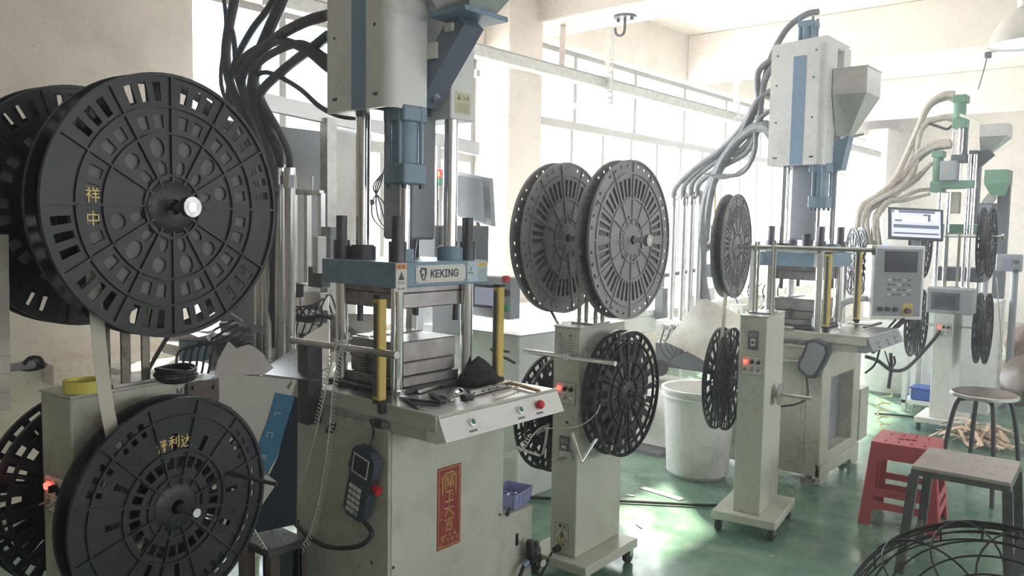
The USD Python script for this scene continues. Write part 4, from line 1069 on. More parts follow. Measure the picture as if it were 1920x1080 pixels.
c = P(156, 733, z=1.174)
single('tape_roll', ring(B(), c, .047, .041, .03), M['yellowtape'], 'yellow adhesive tape roll lying on top of the worn stand', 'tape')
c = P(330, 712, z=1.18)
b = B()
for k in range(5):
    b.tube([c + [(.058 + .004 * (k % 2)) * math.cos(a) , (.045 + .004 * (k % 3)) * math.sin(a), .004 + k * .007 + .003 * math.sin(a * 2 + k)] for a in np.linspace(0, 6.28, 22)], .005, 6, 1)
single('cable_coil', b, M['rubber'], 'coil of black cable lying on top of the worn stand, behind the uprights', 'cable')
L = dict(local=True)
W = .0715
LS('bracket_plate', B().box(W + .002, W + .01, .33, .44, 1.085, 1.155, .002), M['brown'], False, **L)
for y, z in ((.35, 1.14), (.42, 1.13), (.35, 1.10)):
    LS('bolt', B().cyl((W + .01, y, z), (W + .018, y, z), .007, n=6), M['darksteel'], **L)
LS('hanger_rod', B().cyl((W + .02, .415, 1.085), (W + .02, .415, .98), .006, n=10), M['darksteel'], **L)
LS('guide_rod', B().cyl((W, .41, 1.03), (W + .14, .43, 1.028), .009, n=12), M['darksteel'], **L)
LS('guide_rod', B().cyl((W, .33, .92), (W + .30, .40, .895), .006, n=10), M['darksteel'], **L)
LS('seam', B().bar((W + .0005, .02, 1.05), (W + .0005, .3, 1.055), .001, .003, up=(1, 0, 0)), M['greyink'], False, **L)
LS('scribble', B().text('MI.H', .018, (W + .0004, .30, 1.125), (0, 1, 0), (0, 0, 1), .0005), M['ink'], False, **L)
for y, z in ((.25, 1.05), (.39, .99), (.06, 1.03)):
    LS('screw', B().cyl((W, y, z), (W + .004, y, z), .006, n=8), M['darksteel'], **L)


def ribbon(name, pts, w, m, label, cat='tape', th=.0012, wdir=(0, 1, 0)):
    """flat tape along pts"""
    p = smoothline(pts, 5) if len(pts) > 2 else np.asarray(pts, float)
    b = B()
    wd = nrm(wdir)
    for a, c in zip(p[:-1], p[1:]):
        d = nrm(c - a)
        s = nrm(wd - d * np.dot(wd, d))
        b.obox((a + c) / 2, (c - a) / 2 * 1.02, s * w / 2, np.cross(d, s) * th / 2)
    return single(name, b, m, label, cat, smooth=False)


ribbon('paper_tape', [P(173, 498, x=-2.04), P(182, 600, x=-2.04), P(197, 740, x=-2.045), P(221, 866, x=-2.05)], .034, M['tape'], 'cream paper tape running from the large lettered reel down to the lower reel')
ribbon('paper_tape', [P(4, 440, x=-2.38), P(6, 600, x=-2.38), P(8, 770, x=-2.38)], .03, M['tape'], 'cream paper tape at the left edge below the cut-off reel')
b = B()
p = P(0, 691, x=-2.6); q = P(62, 684, x=-2.62)
single('grey_conduit', B().tube([P(-30, 693, x=-2.6), p, P(30, 688, x=-2.6), q], .012, 10), M['hosegrey'], 'short grey conduit end sticking in from the left edge', 'pipe')
b = B().sphere(P(60, 685, x=-2.64), .03, 2, (1, 1.4, .6))
single('wire_clump', b.tube([P(40, 690, x=-2.6), P(55, 672, x=-2.6), P(75, 672, x=-2.6), P(82, 690, x=-2.6)], .006, 6), M['rubber'], 'black wire clump at the end of the grey conduit', 'wire')
b = B().tube([P(272, 705, y=1.6), P(300, 655, y=1.62), P(328, 610, y=1.65)], .009, 8)
LS('slanted_rod', b, M['darksteel'])

# paper sack with LCP print, leaning on the near press; it stands on a low dark trolley
SO = P(470, 860, y=1.60)
SN = nrm([.75, -.66, 0])
SU = nrm(np.cross([0, 0, 1.0], SN))
SV = np.array([0, 0, 1.0])


def on_sack(a, c, off=0.0):
    r = CAX.T @ np.array([(a - 960) / FPX, (c - 540) / FPX, 1.0])
    o = SO + SN * off
    return CAM + r * (np.dot(o - CAM, SN) / np.dot(r, SN))


sk = thing('paper_sack', 'white paper resin sack with a blue LCP stripe leaning beside the near press', 'sack', on_sack(470, 1010))


def pg(b, pts, off, d):
    """outline of the sack's sheet, off in front of its plane and d thick towards the back"""
    q = [on_sack(a, c) - SO for a, c in pts]
    return b.ext(Polygon([(np.dot(v, SU), v[2]) for v in q]), d, SO + SN * (off - d), SU, SV)


sk('front', pg(B(), [(398, 706), (440, 702), (556, 713), (545, 745), (517, 738), (500, 790), (476, 855), (478, 885), (505, 893), (520, 905), (447, 1012), (425, 1030), (390, 1020)], 0, .004), M['paper'], False, label='white paper front')
sk('blue_stripe', pg(B(), [(516, 736), (553, 743), (536, 800), (519, 858), (503, 886), (479, 882), (476, 852), (498, 800)], .0015, .004), M['paperblue'], False, label='blue stripe lettered LCP')
sk('side', pg(B(), [(546, 748), (555, 752), (553, 985), (462, 1004), (505, 890), (520, 858)], -.006, .05), M['papershade'], False, label='side of the sack with its shade put into the colour')
sk('fill', pg(B(), [(402, 710), (545, 720), (500, 800), (476, 855), (500, 900), (440, 1008), (400, 1012)], -.006, .05), M['paper'], False)
fl = [(402, 704), (408, 676), (428, 640), (440, 656), (452, 650), (466, 646), (478, 652), (494, 664), (500, 676), (513, 690), (496, 702)]
v = [on_sack(a, c, -.03 - .0008 * (706 - c)) for a, c in fl]
b = B()
n0 = len(v)
cc = np.mean(v, 0)
b.add(np.array(v + [cc] + [x - SN * .003 for x in v] + [cc - SN * .003]), [[i, (i + 1) % n0, n0] for i in range(n0)] + [[(i + 1) % n0 + n0 + 1, i + n0 + 1, 2 * n0 + 1] for i in range(n0)])
sk('torn_flap', b, M['paper'], False, label='torn open upper flap')


def along(b, s, h, p0, p1, shift, off, bold=False, center=False):
    a, c = on_sack(*p0, off), on_sack(*p1, off)
    u = nrm(c - a); w_ = np.cross(SN, u)
    return b.text(s, h, a + w_ * shift, u, w_, .0012, bold, center)


b = B()
for ch, (px, py) in (('L', (521, 777)), ('C', (506, 815)), ('P', (493, 857))):
    along(b, ch, .022, (px, py), (px - 9, py + 37), -.011, .0015, False, True)
sk('lettering', b, M['label'], False, label='white letters L C P')
b = along(B(), 'Liquid Crystal Polymer', .0115, (484, 905), (453, 1000), -.008, .0005)
along(b, 'mer', .013, (549, 716), (536, 735), -.008, .0005)
sk('small_print', b, M['ink'], False, label='black print along the sack edge')
q = on_sack(455, 1012)
tl_ = thing('low_trolley', 'low dark trolley with a rusty post under the paper sack', 'trolley', (q[0], q[1], 0))
z = q[2] - .02
tl_('top', B().box(q[0] - .12, q[0] + .12, q[1] + .03, q[1] + .2, z - .03, z, .003), M['darksteel'], False)
for px in (457,):
    a = on_sack(px, 1040)
    tl_('post', B().box(a[0] - .022, a[0] + .022, a[1] - .01, a[1] + .034, 0, z - .03, .002), M['brown'], False)
for x, y in ((q[0] + .1, q[1] + .06), (q[0] - .1, q[1] + .18), (q[0] + .1, q[1] + .18)):
    tl_('post', B().box(x - .02, x + .02, y - .02, y + .02, 0, z - .03, .002), M['brown'], False)
tl_('back_board', B().box(q[0] - .12, q[0] + .12, q[1] + .16, q[1] + .175, .03, z - .03), M['darkgrey'], False)  # added dark board that blocks the bright floor below the sack
# sheet-metal chutes at the rear left of the near press


def sheet(pts, th=.0025):
    v = np.array(pts); c = v.mean(0); n = nrm(np.cross(v[1] - v[0], v[2] - v[0])) * th
    k = len(v)
    f = [[0, i, i + 1] for i in range(1, k - 1)] + [[k, k + i + 1, k + i] for i in range(1, k - 1)] + [x for i in range(k) for x in ([i, (i + 1) % k, k + i], [(i + 1) % k, k + (i + 1) % k, k + i])]
    return B().add(np.vstack([v, v - n]), f)


ct = thing('sheet_metal_chute', 'bent shiny sheet-metal chute at the rear left of the near press', 'chute', P(560, 700, y=1.85))
ct('left_wing', sheet([P(482, 700, y=1.70), P(600, 714, y=1.78), P(578, 650, y=2.0), P(548, 655, y=2.0)]), M['sheet'], False)
ct('right_wing', sheet([P(569, 633, y=2.12), P(618, 603, y=2.15), P(618, 689, y=1.93), P(584, 706, y=1.9)]), M['sheet'], False)
ct('rear_wing', sheet([P(620, 588, y=2.62), P(716, 590, y=2.66), P(713, 610, y=2.62), P(686, 632, y=2.55), P(620, 662, y=2.5)]), M['sheet'], False)
ct('black_edge', B().tube([P(400, 712, y=1.66), P(430, 705, y=1.68), P(480, 697, y=1.72), P(500, 692, y=1.75)], .012, 8), M['rubber'])
# product strips hanging in loops from the guide bar


def comb(name, pts, side, label):
    p = smoothline(pts, 8)
    t = thing(name, label, 'carrier strip', p[-1])
    t('rail', B().tube(p, .0022, 6, smooth=False), M['label'])
    s = np.concatenate([[0], np.cumsum(np.linalg.norm(np.diff(p, axis=0), axis=1))])
    k = 0
    for d in np.arange(.02, s[-1], .015):
        q = np.array([np.interp(d, s, p[:, i]) for i in range(3)]); q2 = np.array([np.interp(d + .002, s, p[:, i]) for i in range(3)])
        a = nrm(q2 - q); w = nrm(np.cross(a, [0, 1.0, 0])) * side
        t('pin', B().obox(q + w * .012, w * .0115, a * .0023, np.array([0, .0008, 0])), M['label'], False)
    return t


comb('terminal_strip', [P(650, 637, y=1.84), P(636, 640, y=1.785), P(628, 655, y=1.78), P(612, 725, y=1.78), P(590, 820, y=1.78), P(565, 905, y=1.77), P(530, 970, y=1.75), P(482, 1022, y=1.70), P(428, 1041, y=1.66)], -1, 'left pin strip looping from the guide bar towards the lower lettered reel')
comb('terminal_strip', [P(660, 634, y=1.84), P(646, 640, y=1.785), P(638, 655, y=1.78), P(625, 720, y=1.78), P(618, 800, y=1.78), P(608, 880, y=1.78), P(593, 960, y=1.77), P(574, 1012, y=1.76), P(543, 1048, y=1.74)], 1, 'right pin strip hanging from the guide bar to the floor side')
comb('terminal_strip', [P(432, 752, y=1.5), P(444, 800, y=1.5), P(452, 880, y=1.52), P(462, 940, y=1.54), P(474, 985, y=1.56), P(500, 1030, y=1.58)], -1, 'dim pin strip hanging in front of the white paper sack')
comb('terminal_strip', [P(1026, 797, y=2.9), P(1012, 803, y=2.82), P(1000, 815, y=2.74), P(985, 838, y=2.7), P(965, 853, y=2.68), P(947, 858, y=2.66)], -1, 'white pin strip curving out from behind the right end of the near press table')

# ------------------------------------------------------------------ machinery behind the near press
af = thing('assembly_machine', 'grey framed assembly machine behind the near press, by the left window', 'machine', (-4.2, 2.9, 0))
b = B()
af('frame_beam', B().bar((-4.0, 2.35, 2.30), (-4.0, 4.3, 2.17), .05, .09), M['alu'], False)
af('frame_post', B().bar((-3.98, 2.98, .9), (-3.98, 2.98, 2.24), .07, .07), M['galv'], False)
af('frame_post', B().bar((-4.02, 3.03, .9), (-4.02, 3.03, 2.22), .05, .05), M['warmwood'], False)
af('light_panel', B().box(-4.06, -4.04, 3.06, 3.24, .9, 2.2, .004), M['white'], False)
af('frame_post', B().bar((-4.0, 3.9, .9), (-4.0, 3.9, 2.19), .04, .04), M['alu'], False)
af('dark_panel', B().box(-4.3, -4.28, 2.45, 3.20, .92, 2.2, .004), M['darkgrey'], False)  # dark sheet standing in for the shadowed interior behind the frame
af('bench', B().box(-4.5, -3.5, 2.2, 3.45, .86, .92, .004), M['steel'], False)
for x, y in ((-4.4, 2.3), (-3.55, 2.3), (-4.4, 3.35), (-3.55, 3.35)):
    af('bench_leg', B().box(x - .03, x + .03, y - .03, y + .03, 0, .86), M['alu'], False)
b = B()
for (x0, y0), (x1, y1) in (((551, 358), (551, 540)), ((603, 362), (603, 540)), ((551, 360), (603, 362)), ((577, 362), (577, 540))):
    b.bar(P(x0, y0, y=2.75), P(x1, y1, y=2.75), .03, .03)
af('inner_frame', b, M['alu'], False)
af('rod', B().cyl(P(586, 330, y=2.8), P(586, 360, y=2.8), .006, n=8), M['chrome'])
for i, (px, py, w, h, m) in enumerate(((585, 565, 30, 36, 'alu'), (590, 520, 26, 40, 'darkgrey'), (570, 600, 40, 16, 'darksteel'), (558, 560, 10, 60, 'chrome'), (545, 545, 16, 26, 'black'), (600, 610, 40, 10, 'alu'), (575, 640, 30, 30, 'darkgrey'), (610, 470, 18, 90, 'greyplastic'), (590, 478, 10, 70, 'alu'))):
    a, c = P(px - w / 2, py - h / 2, y=2.55 + .04 * (i % 4)), P(px + w / 2, py + h / 2, y=2.55 + .04 * (i % 4))
    af(('cylinder_block', 'gripper', 'slide')[i % 3], B().box(a[0], c[0], a[1], a[1] + .06, c[2], a[2], .004), M[m], False)
for i in range(7):
    x0, y0 = 545 + 9 * i, 430 + 23 * (i % 3)
    af('air_line', B().tube([P(x0 - 20, 640, y=2.6), P(x0 - 30 + 6 * i, 600, y=2.55), P(x0 + 4, 575, y=2.5), P(x0 + 20, 600 - 8 * i, y=2.6), P(x0 + 34, 590, y=2.7)], .005, 6), M['rubber'])
af('clamp_arm', B().tube([P(545, 590, y=2.5), P(575, 597, y=2.5), P(600, 592, y=2.5), P(622, 596, y=2.5)], .012, 8), M['darksteel'])

rb = thing('feed_roller_bench', 'small bench with a steel roller and a blue roll, behind the worn stand', 'machine', (-3.75, 2.0, 0))
yb = 2.0
a, c = P(322, 632, y=yb), P(396, 630, y=yb + .02)
rb('roller', B().cyl(a, c, .027, n=24), M['steel'])
c = P(365, 655, y=yb + .05)
rb('blue_roll', B().cyl(c - [0, 0, .05], c + [0, 0, .05], .075, n=28), M['blue'])
rb('plate', sheet([P(335, 617, y=2.0), P(372, 632, y=1.9), P(416, 621, y=2.1), P(380, 612, y=2.2)]), M['sheet'], False)
b = B()
for px, py, w, h in ((440, 615, 60, 22), (425, 650, 46, 50), (450, 680, 34, 30), (398, 665, 18, 60)):
    a, c = P(px - w / 2, py - h / 2, y=2.15), P(px + w / 2, py + h / 2, y=2.15)
    rb('block', B().box(a[0], c[0], 2.15, 2.23, c[2], a[2], .005), M['darkgrey' if w > 40 else 'greyplastic'], False)
for i in range(6):
    rb('cable', B().tube([P(330 + 12 * i, 700, y=1.9), P(335 + 14 * i, 660 - 4 * i, y=1.95), P(372 + 12 * i, 645, y=2.0), P(400 + 14 * i, 620 + 5 * i, y=2.05), P(440 + 6 * i, 600 + 8 * i, y=2.1)], .006, 6), M['rubber'])
rb('top', B().box(-4.2, -3.3, 1.75, 2.15, .84, .88, .004), M['steel'], False)
for x, y in ((-4.1, 1.9), (-3.4, 1.9), (-4.1, 2.1), (-3.4, 2.1)):
    rb('leg', B().box(x - .02, x + .02, y - .02, y + .02, 0, .84), M['alu'], False)
rb('wire_rig', B().tube([P(385, 612, y=2.1), P(410, 590, y=2.1), P(430, 586, y=2.1), P(455, 602, y=2.1)], .005, 6).cyl(P(368, 612, y=2.05), P(368, 660, y=2.05), .006, n=8), M['steel'])

# feeder and screens seen between the near press and the column
fd = thing('feeder_machine', 'grey feeder machine with touch panel behind the right of the near press', 'machine', (-3.4, 3.7, 0))
fd('body', B().box(-3.75, -2.95, 3.55, 4.2, .0, .99, .006), M['white'], False)
fd('back_plate', B().box(-3.62, -3.32, 3.5, 3.54, .95, 1.32, .004), M['greyplastic'], False)
fd('upper_block', B().box(-3.95, -3.7, 3.6, 3.8, 1.25, 1.62, .006), M['greyplastic'], False)
fd('green_grey_box', B().box(-3.7, -3.42, 3.62, 3.8, 1.38, 1.62, .006), M['darkgrey'], False)
fd('side_column', B().bar((-3.9, 3.7, .9), (-3.9, 3.7, 1.7), .1, .08), M['greyplastic'], False)
a, c = P(893, 516, y=3.62), P(955, 600, y=3.62)
hm = fd('touch_panel_box', B().box(a[0] - .04, c[0], 3.62, 3.72, c[2], a[2], .006), M['greyplastic'], False)
a2, c2 = P(897, 532, y=3.61), P(926, 580, y=3.61)
fd('screen', B().box(a2[0] - .05, c2[0], 3.612, 3.62, c2[2], a2[2], .002), M['screen'], False, sub=hm)
fd('screen_picture', B().box(a2[0] - .03, c2[0] - .01, 3.610, 3.612, c2[2] + .02, a2[2] - .02), M['lcddim'], False, sub=hm)
for py, m in ((523, 'red'), (549, 'black'), (577, 'greenbtn')):
    q = P(952, py, y=3.62)
    fd('button', B().cyl(q, q + [.0, -.03, 0], .022, n=20).cyl(q + [0, -.03, 0], q + [0, -.035, 0], .014, n=16), M[m], sub=hm, label={'red': 'red button', 'black': 'black switch', 'greenbtn': 'green button'}[m])
fd('tray', B().box(-3.3, -2.9, 3.5, 3.9, .99, 1.0), M['sheet'], False)
fd('air_line', B().tube([(-3.0, 3.5, .86), (-2.9, 3.45, .85), P(920, 655, y=3.4), P(955, 660, y=3.4)], .007, 6), M['rubber'])
for i in range(4):
    fd('cable', B().tube([P(722 + 3 * i, 310, y=3.3), P(712 - 4 * i, 350, y=3.3), P(698 + 7 * i, 380, y=3.3), P(700 + 10 * i, 410, y=3.3), P(722, 432 - 6 * i, y=3.3)], .0045, 6), M['rubber'])
q = P(697, 379, y=3.3)
fd('cable_clamp', B().sphere(q, .02, 1), M['darkgrey'])
mo = thing('monitor', 'flat monitor in a pale frame on an arm behind the near press', 'monitor', P(890, 420, y=4.1))
a, c, d2, e2 = P(858, 322, y=4.1), P(917, 334, y=4.1), P(922, 424, y=4.1), P(860, 408, y=4.1)
b = sheet([a, c, d2, e2], -.04)
mo('case', b, M['greyplastic'], False)
k_ = lambda s, q: q * (1 - s) + (a + c + d2 + e2) / 4 * s
mo('screen', sheet([k_(.12, z) + [0, -.045, 0] for z in (a, c, d2, e2)], -.006), M['darkgrey'], False)
mo('arm', B().tube([P(895, 415, y=4.15), P(897, 440, y=4.15), P(880, 460, y=4.2), P(850, 470, y=4.2)], .015, 8), M['darksteel'])
for px, py, lab in ((797, 303, 'signal tower with red and green lamps beside the right guide rod'), (826, 318, 'signal tower with red lamp half hidden behind the right guide rod')):
    tw = thing('signal_tower', lab, 'signal lamp', P(px, py + 100, y=3.9))
    q = P(px, py, y=3.9)
    r = .017
    tw('red_lamp', B().cyl(q, q - [0, 0, .055], r, n=18), M['led_redlamp'], label='red lamp section')
    tw('lamp_core', B().box(q[0] - .005, q[0] + .005, q[1] - r - .002, q[1] - r + .002, q[2] - .045, q[2] - .015), M['led_yellowlamp'], False)
    tw('green_lamp', B().cyl(q - [0, 0, .055], q - [0, 0, .11], r, n=18), M['led_green'], label='green lamp section')
    tw('pole', B().cyl(q - [0, 0, .11], q - [0, 0, .21], r * .95, n=16).cyl(q - [0, 0, .21], q - [0, 0, .5], r * .7, n=12), M['label'])
# pale bench below the column and between the machines
bn = thing('window_bench', 'long pale bench along the windows behind the centre stand', 'bench', (-4.2, 6.4, 0))
bn('top', B().box(-4.75, -3.5, 4.7, 8.6, .88, .93, .006), M['white'], False)
bn('apron', B().box(-4.7, -3.52, 4.75, 8.55, .74, .88, .004), M['white'], False)
for x in (-4.65, -3.58):
    for y in (4.8, 6.6, 8.5):
        bn('leg', B().box(x - .03, x + .03, y - .03, y + .03, 0, .74), M['alu'], False)
# ------------------------------------------------------------------ bench clutter seen past the centre stand
U, V = (0, 1, 0), (0, 0, 1)
ff = thing('strip_feeder', 'tall U-shaped feeder frame with a cylinder, standing left of the farther press', 'machine', P(1335, 560, y=5.9))
ff('post', B().bar(P(1318, 402, y=5.9), P(1312, 548, y=5.9), .04, .04), M['alu'], False)
ff('post', B().bar(P(1352, 404, y=5.9), P(1346, 548, y=5.9), .02, .02), M['alu'], False)
ff('cross_bar', B().bar(P(1312, 401, y=5.9), P(1356, 404, y=5.9), .03, .02), M['alu'], False)
ff('air_cylinder', B().cyl(P(1334, 422, y=5.9), P(1333, 470, y=5.9), .016, n=16).cyl(P(1333, 470, y=5.9), P(1332, 500, y=5.9), .006, n=8), M['steel'])
ff('slide', B().box(*sum([[min(a, b), max(a, b)] for a, b in zip(P(1318, 495, y=5.85), P(1358, 520, y=5.95))], [])), M['darkgrey'], False)
ff('base', B().box(*sum([[min(a, b), max(a, b)] for a, b in zip(P(1312, 540, y=5.85), P(1340, 562, y=5.98))], [])), M['white'], False)
ff('guide_post', B().cyl(P(1341, 300, y=6.0), P(1340, 540, y=6.0), .008, n=8), M['warmwood'])
for i, (px, py, w, h, m, dy) in enumerate(((1290, 612, 60, 20, 'alu', 0), (1380, 585, 26, 30, 'white', .2), (1420, 560, 20, 16, 'alu', .3), (1270, 566, 50, 30, 'white', .4), (1400, 610, 40, 12, 'warmwood', .3), (1440, 570, 30, 10, 'alu', .6), (1225, 520, 24, 40, 'greyplastic', .1), (1235, 570, 14, 60, 'darkgrey', .1))):
    a, c = P(px - w / 2, py - h / 2, y=5.9 + dy), P(px + w / 2, py + h / 2, y=5.9 + dy)
    ff(('block', 'bracket', 'rail')[i % 3], B().box(a[0], c[0], a[1], a[1] + .08, c[2], a[2], .004), M[m], False)
for i in range(9):
    x0 = 1350 + 14 * i
    ff('air_line', B().tube([P(x0, 620, y=6.1), P(x0 + 6, 590 - 4 * (i % 3), y=6.1), P(x0 + 16 + 3 * i % 7, 570, y=6.2), P(x0 + 10, 545, y=6.2), P(x0 + 24, 530 - 8 * (i % 4), y=6.3)], .005, 6), M['rubber' if i % 2 else 'coil'])
ff('beam', B().bar(P(1236, 518, y=6.0), P(1312, 505, y=6.2), .05, .03), M['darkgrey'], False)
vb = thing('valve_manifold', 'grey valve block with fittings and black cables, below the farther hose bundle', 'valve', P(1285, 640, y=5.3))
a, c = P(1240, 605, y=5.35), P(1338, 640, y=5.35)
vb('body', B().box(a[0], c[0], 5.35, 5.5, c[2], a[2] - .01, .006), M['galv'], False)
for i in range(6):
    q = P(1248 + 15 * i, 612, y=5.34)
    vb('fitting', B().cyl(q, q + [0, -.04, 0], .022, n=10).cyl(q + [0, -.04, 0], q + [0, -.05, 0], .014, n=8), M['steel'])
for i in range(5):
    vb('cable', B().tube([P(1245 + 12 * i, 618, y=5.28), P(1238 + 10 * i, 650, y=5.2), P(1258 + 9 * i, 672 - 4 * i, y=5.2), P(1275 + 12 * i, 640, y=5.25)], .006, 6), M['rubber'])
a, c = P(1228, 640, y=5.3), P(1330, 700, y=5.3)
vb('pump_block', B().box(a[0], c[0], 5.3, 5.6, c[2], a[2], .01), M['darkgrey'], False)
vb('motor', B().cyl(P(1238, 690, y=5.2), P(1238, 690, y=5.5), .06, n=24), M['black'])
pt = thing('pump_tank', 'pale steel tank with a round motor lying on the floor behind the centre stand', 'tank', P(1200, 850, y=5.0))
a, c = P(1190, 700, y=5.2), P(1320, 858, y=5.2)
pt('tank', B().box(-3.25, -2.75, 5.1, 5.7, .03, .45, .01), M['white'], False)
pt('motor', B().cyl((-3.05, 4.95, .28), (-3.05, 5.3, .28), .12, n=28).cyl((-3.05, 4.93, .28), (-3.05, 4.95, .28), .1, n=28), M['galv'])
pt('foot', B().box(-3.2, -2.8, 4.95, 5.7, .0, .03), M['darkgrey'], False)

# milky sack hung over the bucket
ys = 4.86
pts = [(1312, 561), (1356, 582), (1398, 603), (1389, 645), (1376, 690), (1345, 692), (1300, 665), (1248, 641), (1280, 600)]
v = []
for i, (a, c) in enumerate(pts):
    v.append(P(a, c, y=ys + .05 * math.sin(i * 1.7)))
n0 = len(v); cc = P(1325, 628, y=ys - .005)
b = B().add(np.array(v + [cc] + [x + [.02, .06, 0] for x in v] + [P(1325, 628, y=ys + .12)]), [[i, (i + 1) % n0, n0] for i in range(n0)] + [[(i + 1) % n0 + n0 + 1, i + n0 + 1, 2 * n0 + 1] for i in range(n0)] + [x for i in range(n0) for x in ([i, n0 + 1 + i, (i + 1) % n0], [(i + 1) % n0, n0 + 1 + i, n0 + 1 + (i + 1) % n0])])
single('milky_plastic_sack', b, M['bag'], 'milky dirty plastic sack tipped over above the big white bucket', 'sack', smooth=70)


def bucket(label, c, R0, R1, H):
    t = thing('plastic_bucket', label, 'bucket', c)
    t('body', B().lathe([(0, 0), (R0 - .03, 0), (R0, .03), (R1, H - .02), (R1 + .016, H - .018), (R1 + .018, H), (R1 - .004, H), (R1 - .008, H - .02), (R0 - .006, .04), (R0 - .03, .012), (0, .012)], c, n=72), M['bucket'])
    t('rim', B().lathe([(R1 + .002, H - .06), (R1 + .012, H - .06), (R1 + .014, H - .05), (R1 + .003, H - .045)], c, n=72, closed=True), M['bucket'])
    return t


bucket('big milky white bucket on the floor between the centre and right stands', np.array([-2.435, 4.80, 0]), .2, .232, .585)
bucket('big white bucket on the floor behind the farther press', np.array([-2.30, 8.75, 0]), .29, .33, .68)

# crate cabinet beside the near press, air regulator
cb = thing('low_cabinet', 'low cream cabinet beside the near press, carrying a small lilac crate', 'cabinet', (-2.45, 2.68, 0))
cb('body', B().box(-2.75, -2.245, 2.535, 2.82, 0, .345, .004), M['cream'], False)
cb('top', B().box(-2.75, -2.243, 2.53, 2.822, .345, .349), M['cream'], False)
cb('slot', B().box(-2.2455, -2.243, 2.70, 2.72, .19, .245, .001), M['black'], False)
q = P(963, 945, z=.349)
cr = thing('parts_crate', 'small lilac plastic crate with metal parts on the low cabinet', 'crate', (q[0] - .02, q[1], .349), 12)
b = B()
w, d, h = .06, .085, .07
for s in (-1, 1):
    b.hull([(s * w, -d, .0), (s * (w + .008), -d - .008, h), (s * (w + .008), d + .008, h), (s * w, d, 0), (s * (w - .004), -d, 0), (s * (w + .004), -d - .008, h), (s * (w + .004), d + .008, h), (s * (w - .004), d, 0)])
    b.hull([(-w, s * d, 0), (-w - .008, s * (d + .008), h), (w + .008, s * (d + .008), h), (w, s * d, 0), (-w, s * (d - .004), 0), (-w - .008, s * (d + .004), h), (w + .008, s * (d + .004), h), (w, s * (d - .004), 0)])
cr('body', b.box(-w, w, -d, d, 0, .005), M['crate'], False, local=True)
for i in range(-2, 3):
    for s in (-1, 1):
        cr('rib', B().bar((s * (w + .001), i * .035, .004), (s * (w + .008), i * .037, h - .01), .004, .004), M['crate'], False, local=True)
cr('rim', B().bar((w + .005, -d, h - .004), (w + .008, d, h - .004), .005, .008), M['crate'], False, local=True)
cr('divider', B().box(-w, w, -.003, .003, .004, .05), M['crate'], False, local=True)
for i in range(3):
    pa = wpt(cr, -.03 + .02 * i, -.05 + .03 * i, .36 + .012)
    single('metal_pin', B().cyl(pa, pa + np.array([.02, .05, .02]), .006, n=10), M['chrome'], ['bright metal pin at the left inside the lilac crate', 'bright metal pin in the middle of the lilac crate', 'bright metal pin at the right inside the lilac crate'][i], 'metal part', 'pins in the lilac crate')
pa = P(952, 962, z=.356)
single('dark_bolt', B().cyl(pa, pa + np.array([-.03, .05, 0]), .006, n=10).cyl(pa, pa + np.array([.007, -.012, 0]), .011, n=6), M['darksteel'], 'dark bolt lying on the low cabinet in front of the crate', 'bolt')
q = P(1003, 1040, x=-2.2)
fr_ = thing('air_regulator', 'black air filter regulator with gauge and blue fitting at the bottom of the low cabinet', 'regulator', (q[0], q[1], 0))
fr_('bracket', B().box(-2.244, q[0], q[1] - .01, q[1] + .02, q[2] - .01, q[2] + .02), M['darksteel'], False)
fr_('bowl', B().lathe([(0, .06), (.016, .058), (.02, .05), (.02, -.02), (.015, -.03), (0, -.03)], q + [0, -.035, .02], n=20), M['black'])
fr_('body', B().box(q[0] - .018, q[0] + .018, q[1] - .05, q[1] + .03, q[2] - .03, q[2] + .005, .006), M['black'], False)
fr_('knob', B().lathe([(0, .06), (.012, .058), (.013, .03), (.02, .025), (.02, .0), (0, 0)], q + [0, .012, .005], n=18), M['darkgrey'])
g = fr_('gauge', B().cyl(q + [.018, .02, -.035], q + [.036, .016, -.035], .02, n=24), M['darksteel'])
fr_('dial', B().cyl(q + [.036, .016, -.035], q + [.037, .0158, -.035], .0165, n=24), M['label'], sub=g)
fr_('fitting', B().cyl(q + [0, -.05, -.015], q + [0, -.08, -.03], .012, n=12), M['blue'], label='blue hose fitting')
fr_('hose', B().tube([q + [0, -.08, -.03], q + [0, -.1, -.06], (q[0], q[1] - .11, .06), (q[0] + .02, q[1] - .16, .012)], .009, 8), M['rubber'])

# ------------------------------------------------------------------ tools on the near press table
zt = .981


def onto(px, py, z=zt):
    return P(px, py, z=z)


a, c = onto(786, 738), onto(832, 724)
lr = thing('linear_rail', 'bright slotted linear rail left of centre on the near press table', 'rail', a)
d = nrm(c - a)
lr('rail', B().bar(a + [0, 0, .008], c + [0, 0, .008], .016, .012, b=.001), M['chrome'], False)
for s in (.1, .45, .9):
    m = a * (1 - s) + c * s + [0, 0, .014]
    lr('hole', B().cyl(m, m + [0, 0, .001], .004, n=10), M['ink'])
a, c = onto(878, 744), onto(958, 724)
lr = thing('linear_rail', 'longer bright linear rail with dark holes at the right of the near press table', 'rail', a)
lr('rail', B().bar(a + [0, 0, .012], c + [0, 0, .012], .02, .022, b=.002), M['chrome'], False)
d = nrm(c - a); sd = nrm(np.cross(d, [0, 0, 1]))
for s in (.08, .28, .42, .62, .85):
    m = a * (1 - s) + c * s + sd * .0105 + [0, 0, .012]
    lr('hole', B().cyl(m - sd * .0005, m + sd * .0008, .004, n=10), M['ink'])
single('steel_block', B().bar(onto(868, 745, zt + .008), onto(884, 741, zt + .008), .03, .016, b=.002), M['darksteel'], 'small dark block at the near end of the longer rail', 'block')
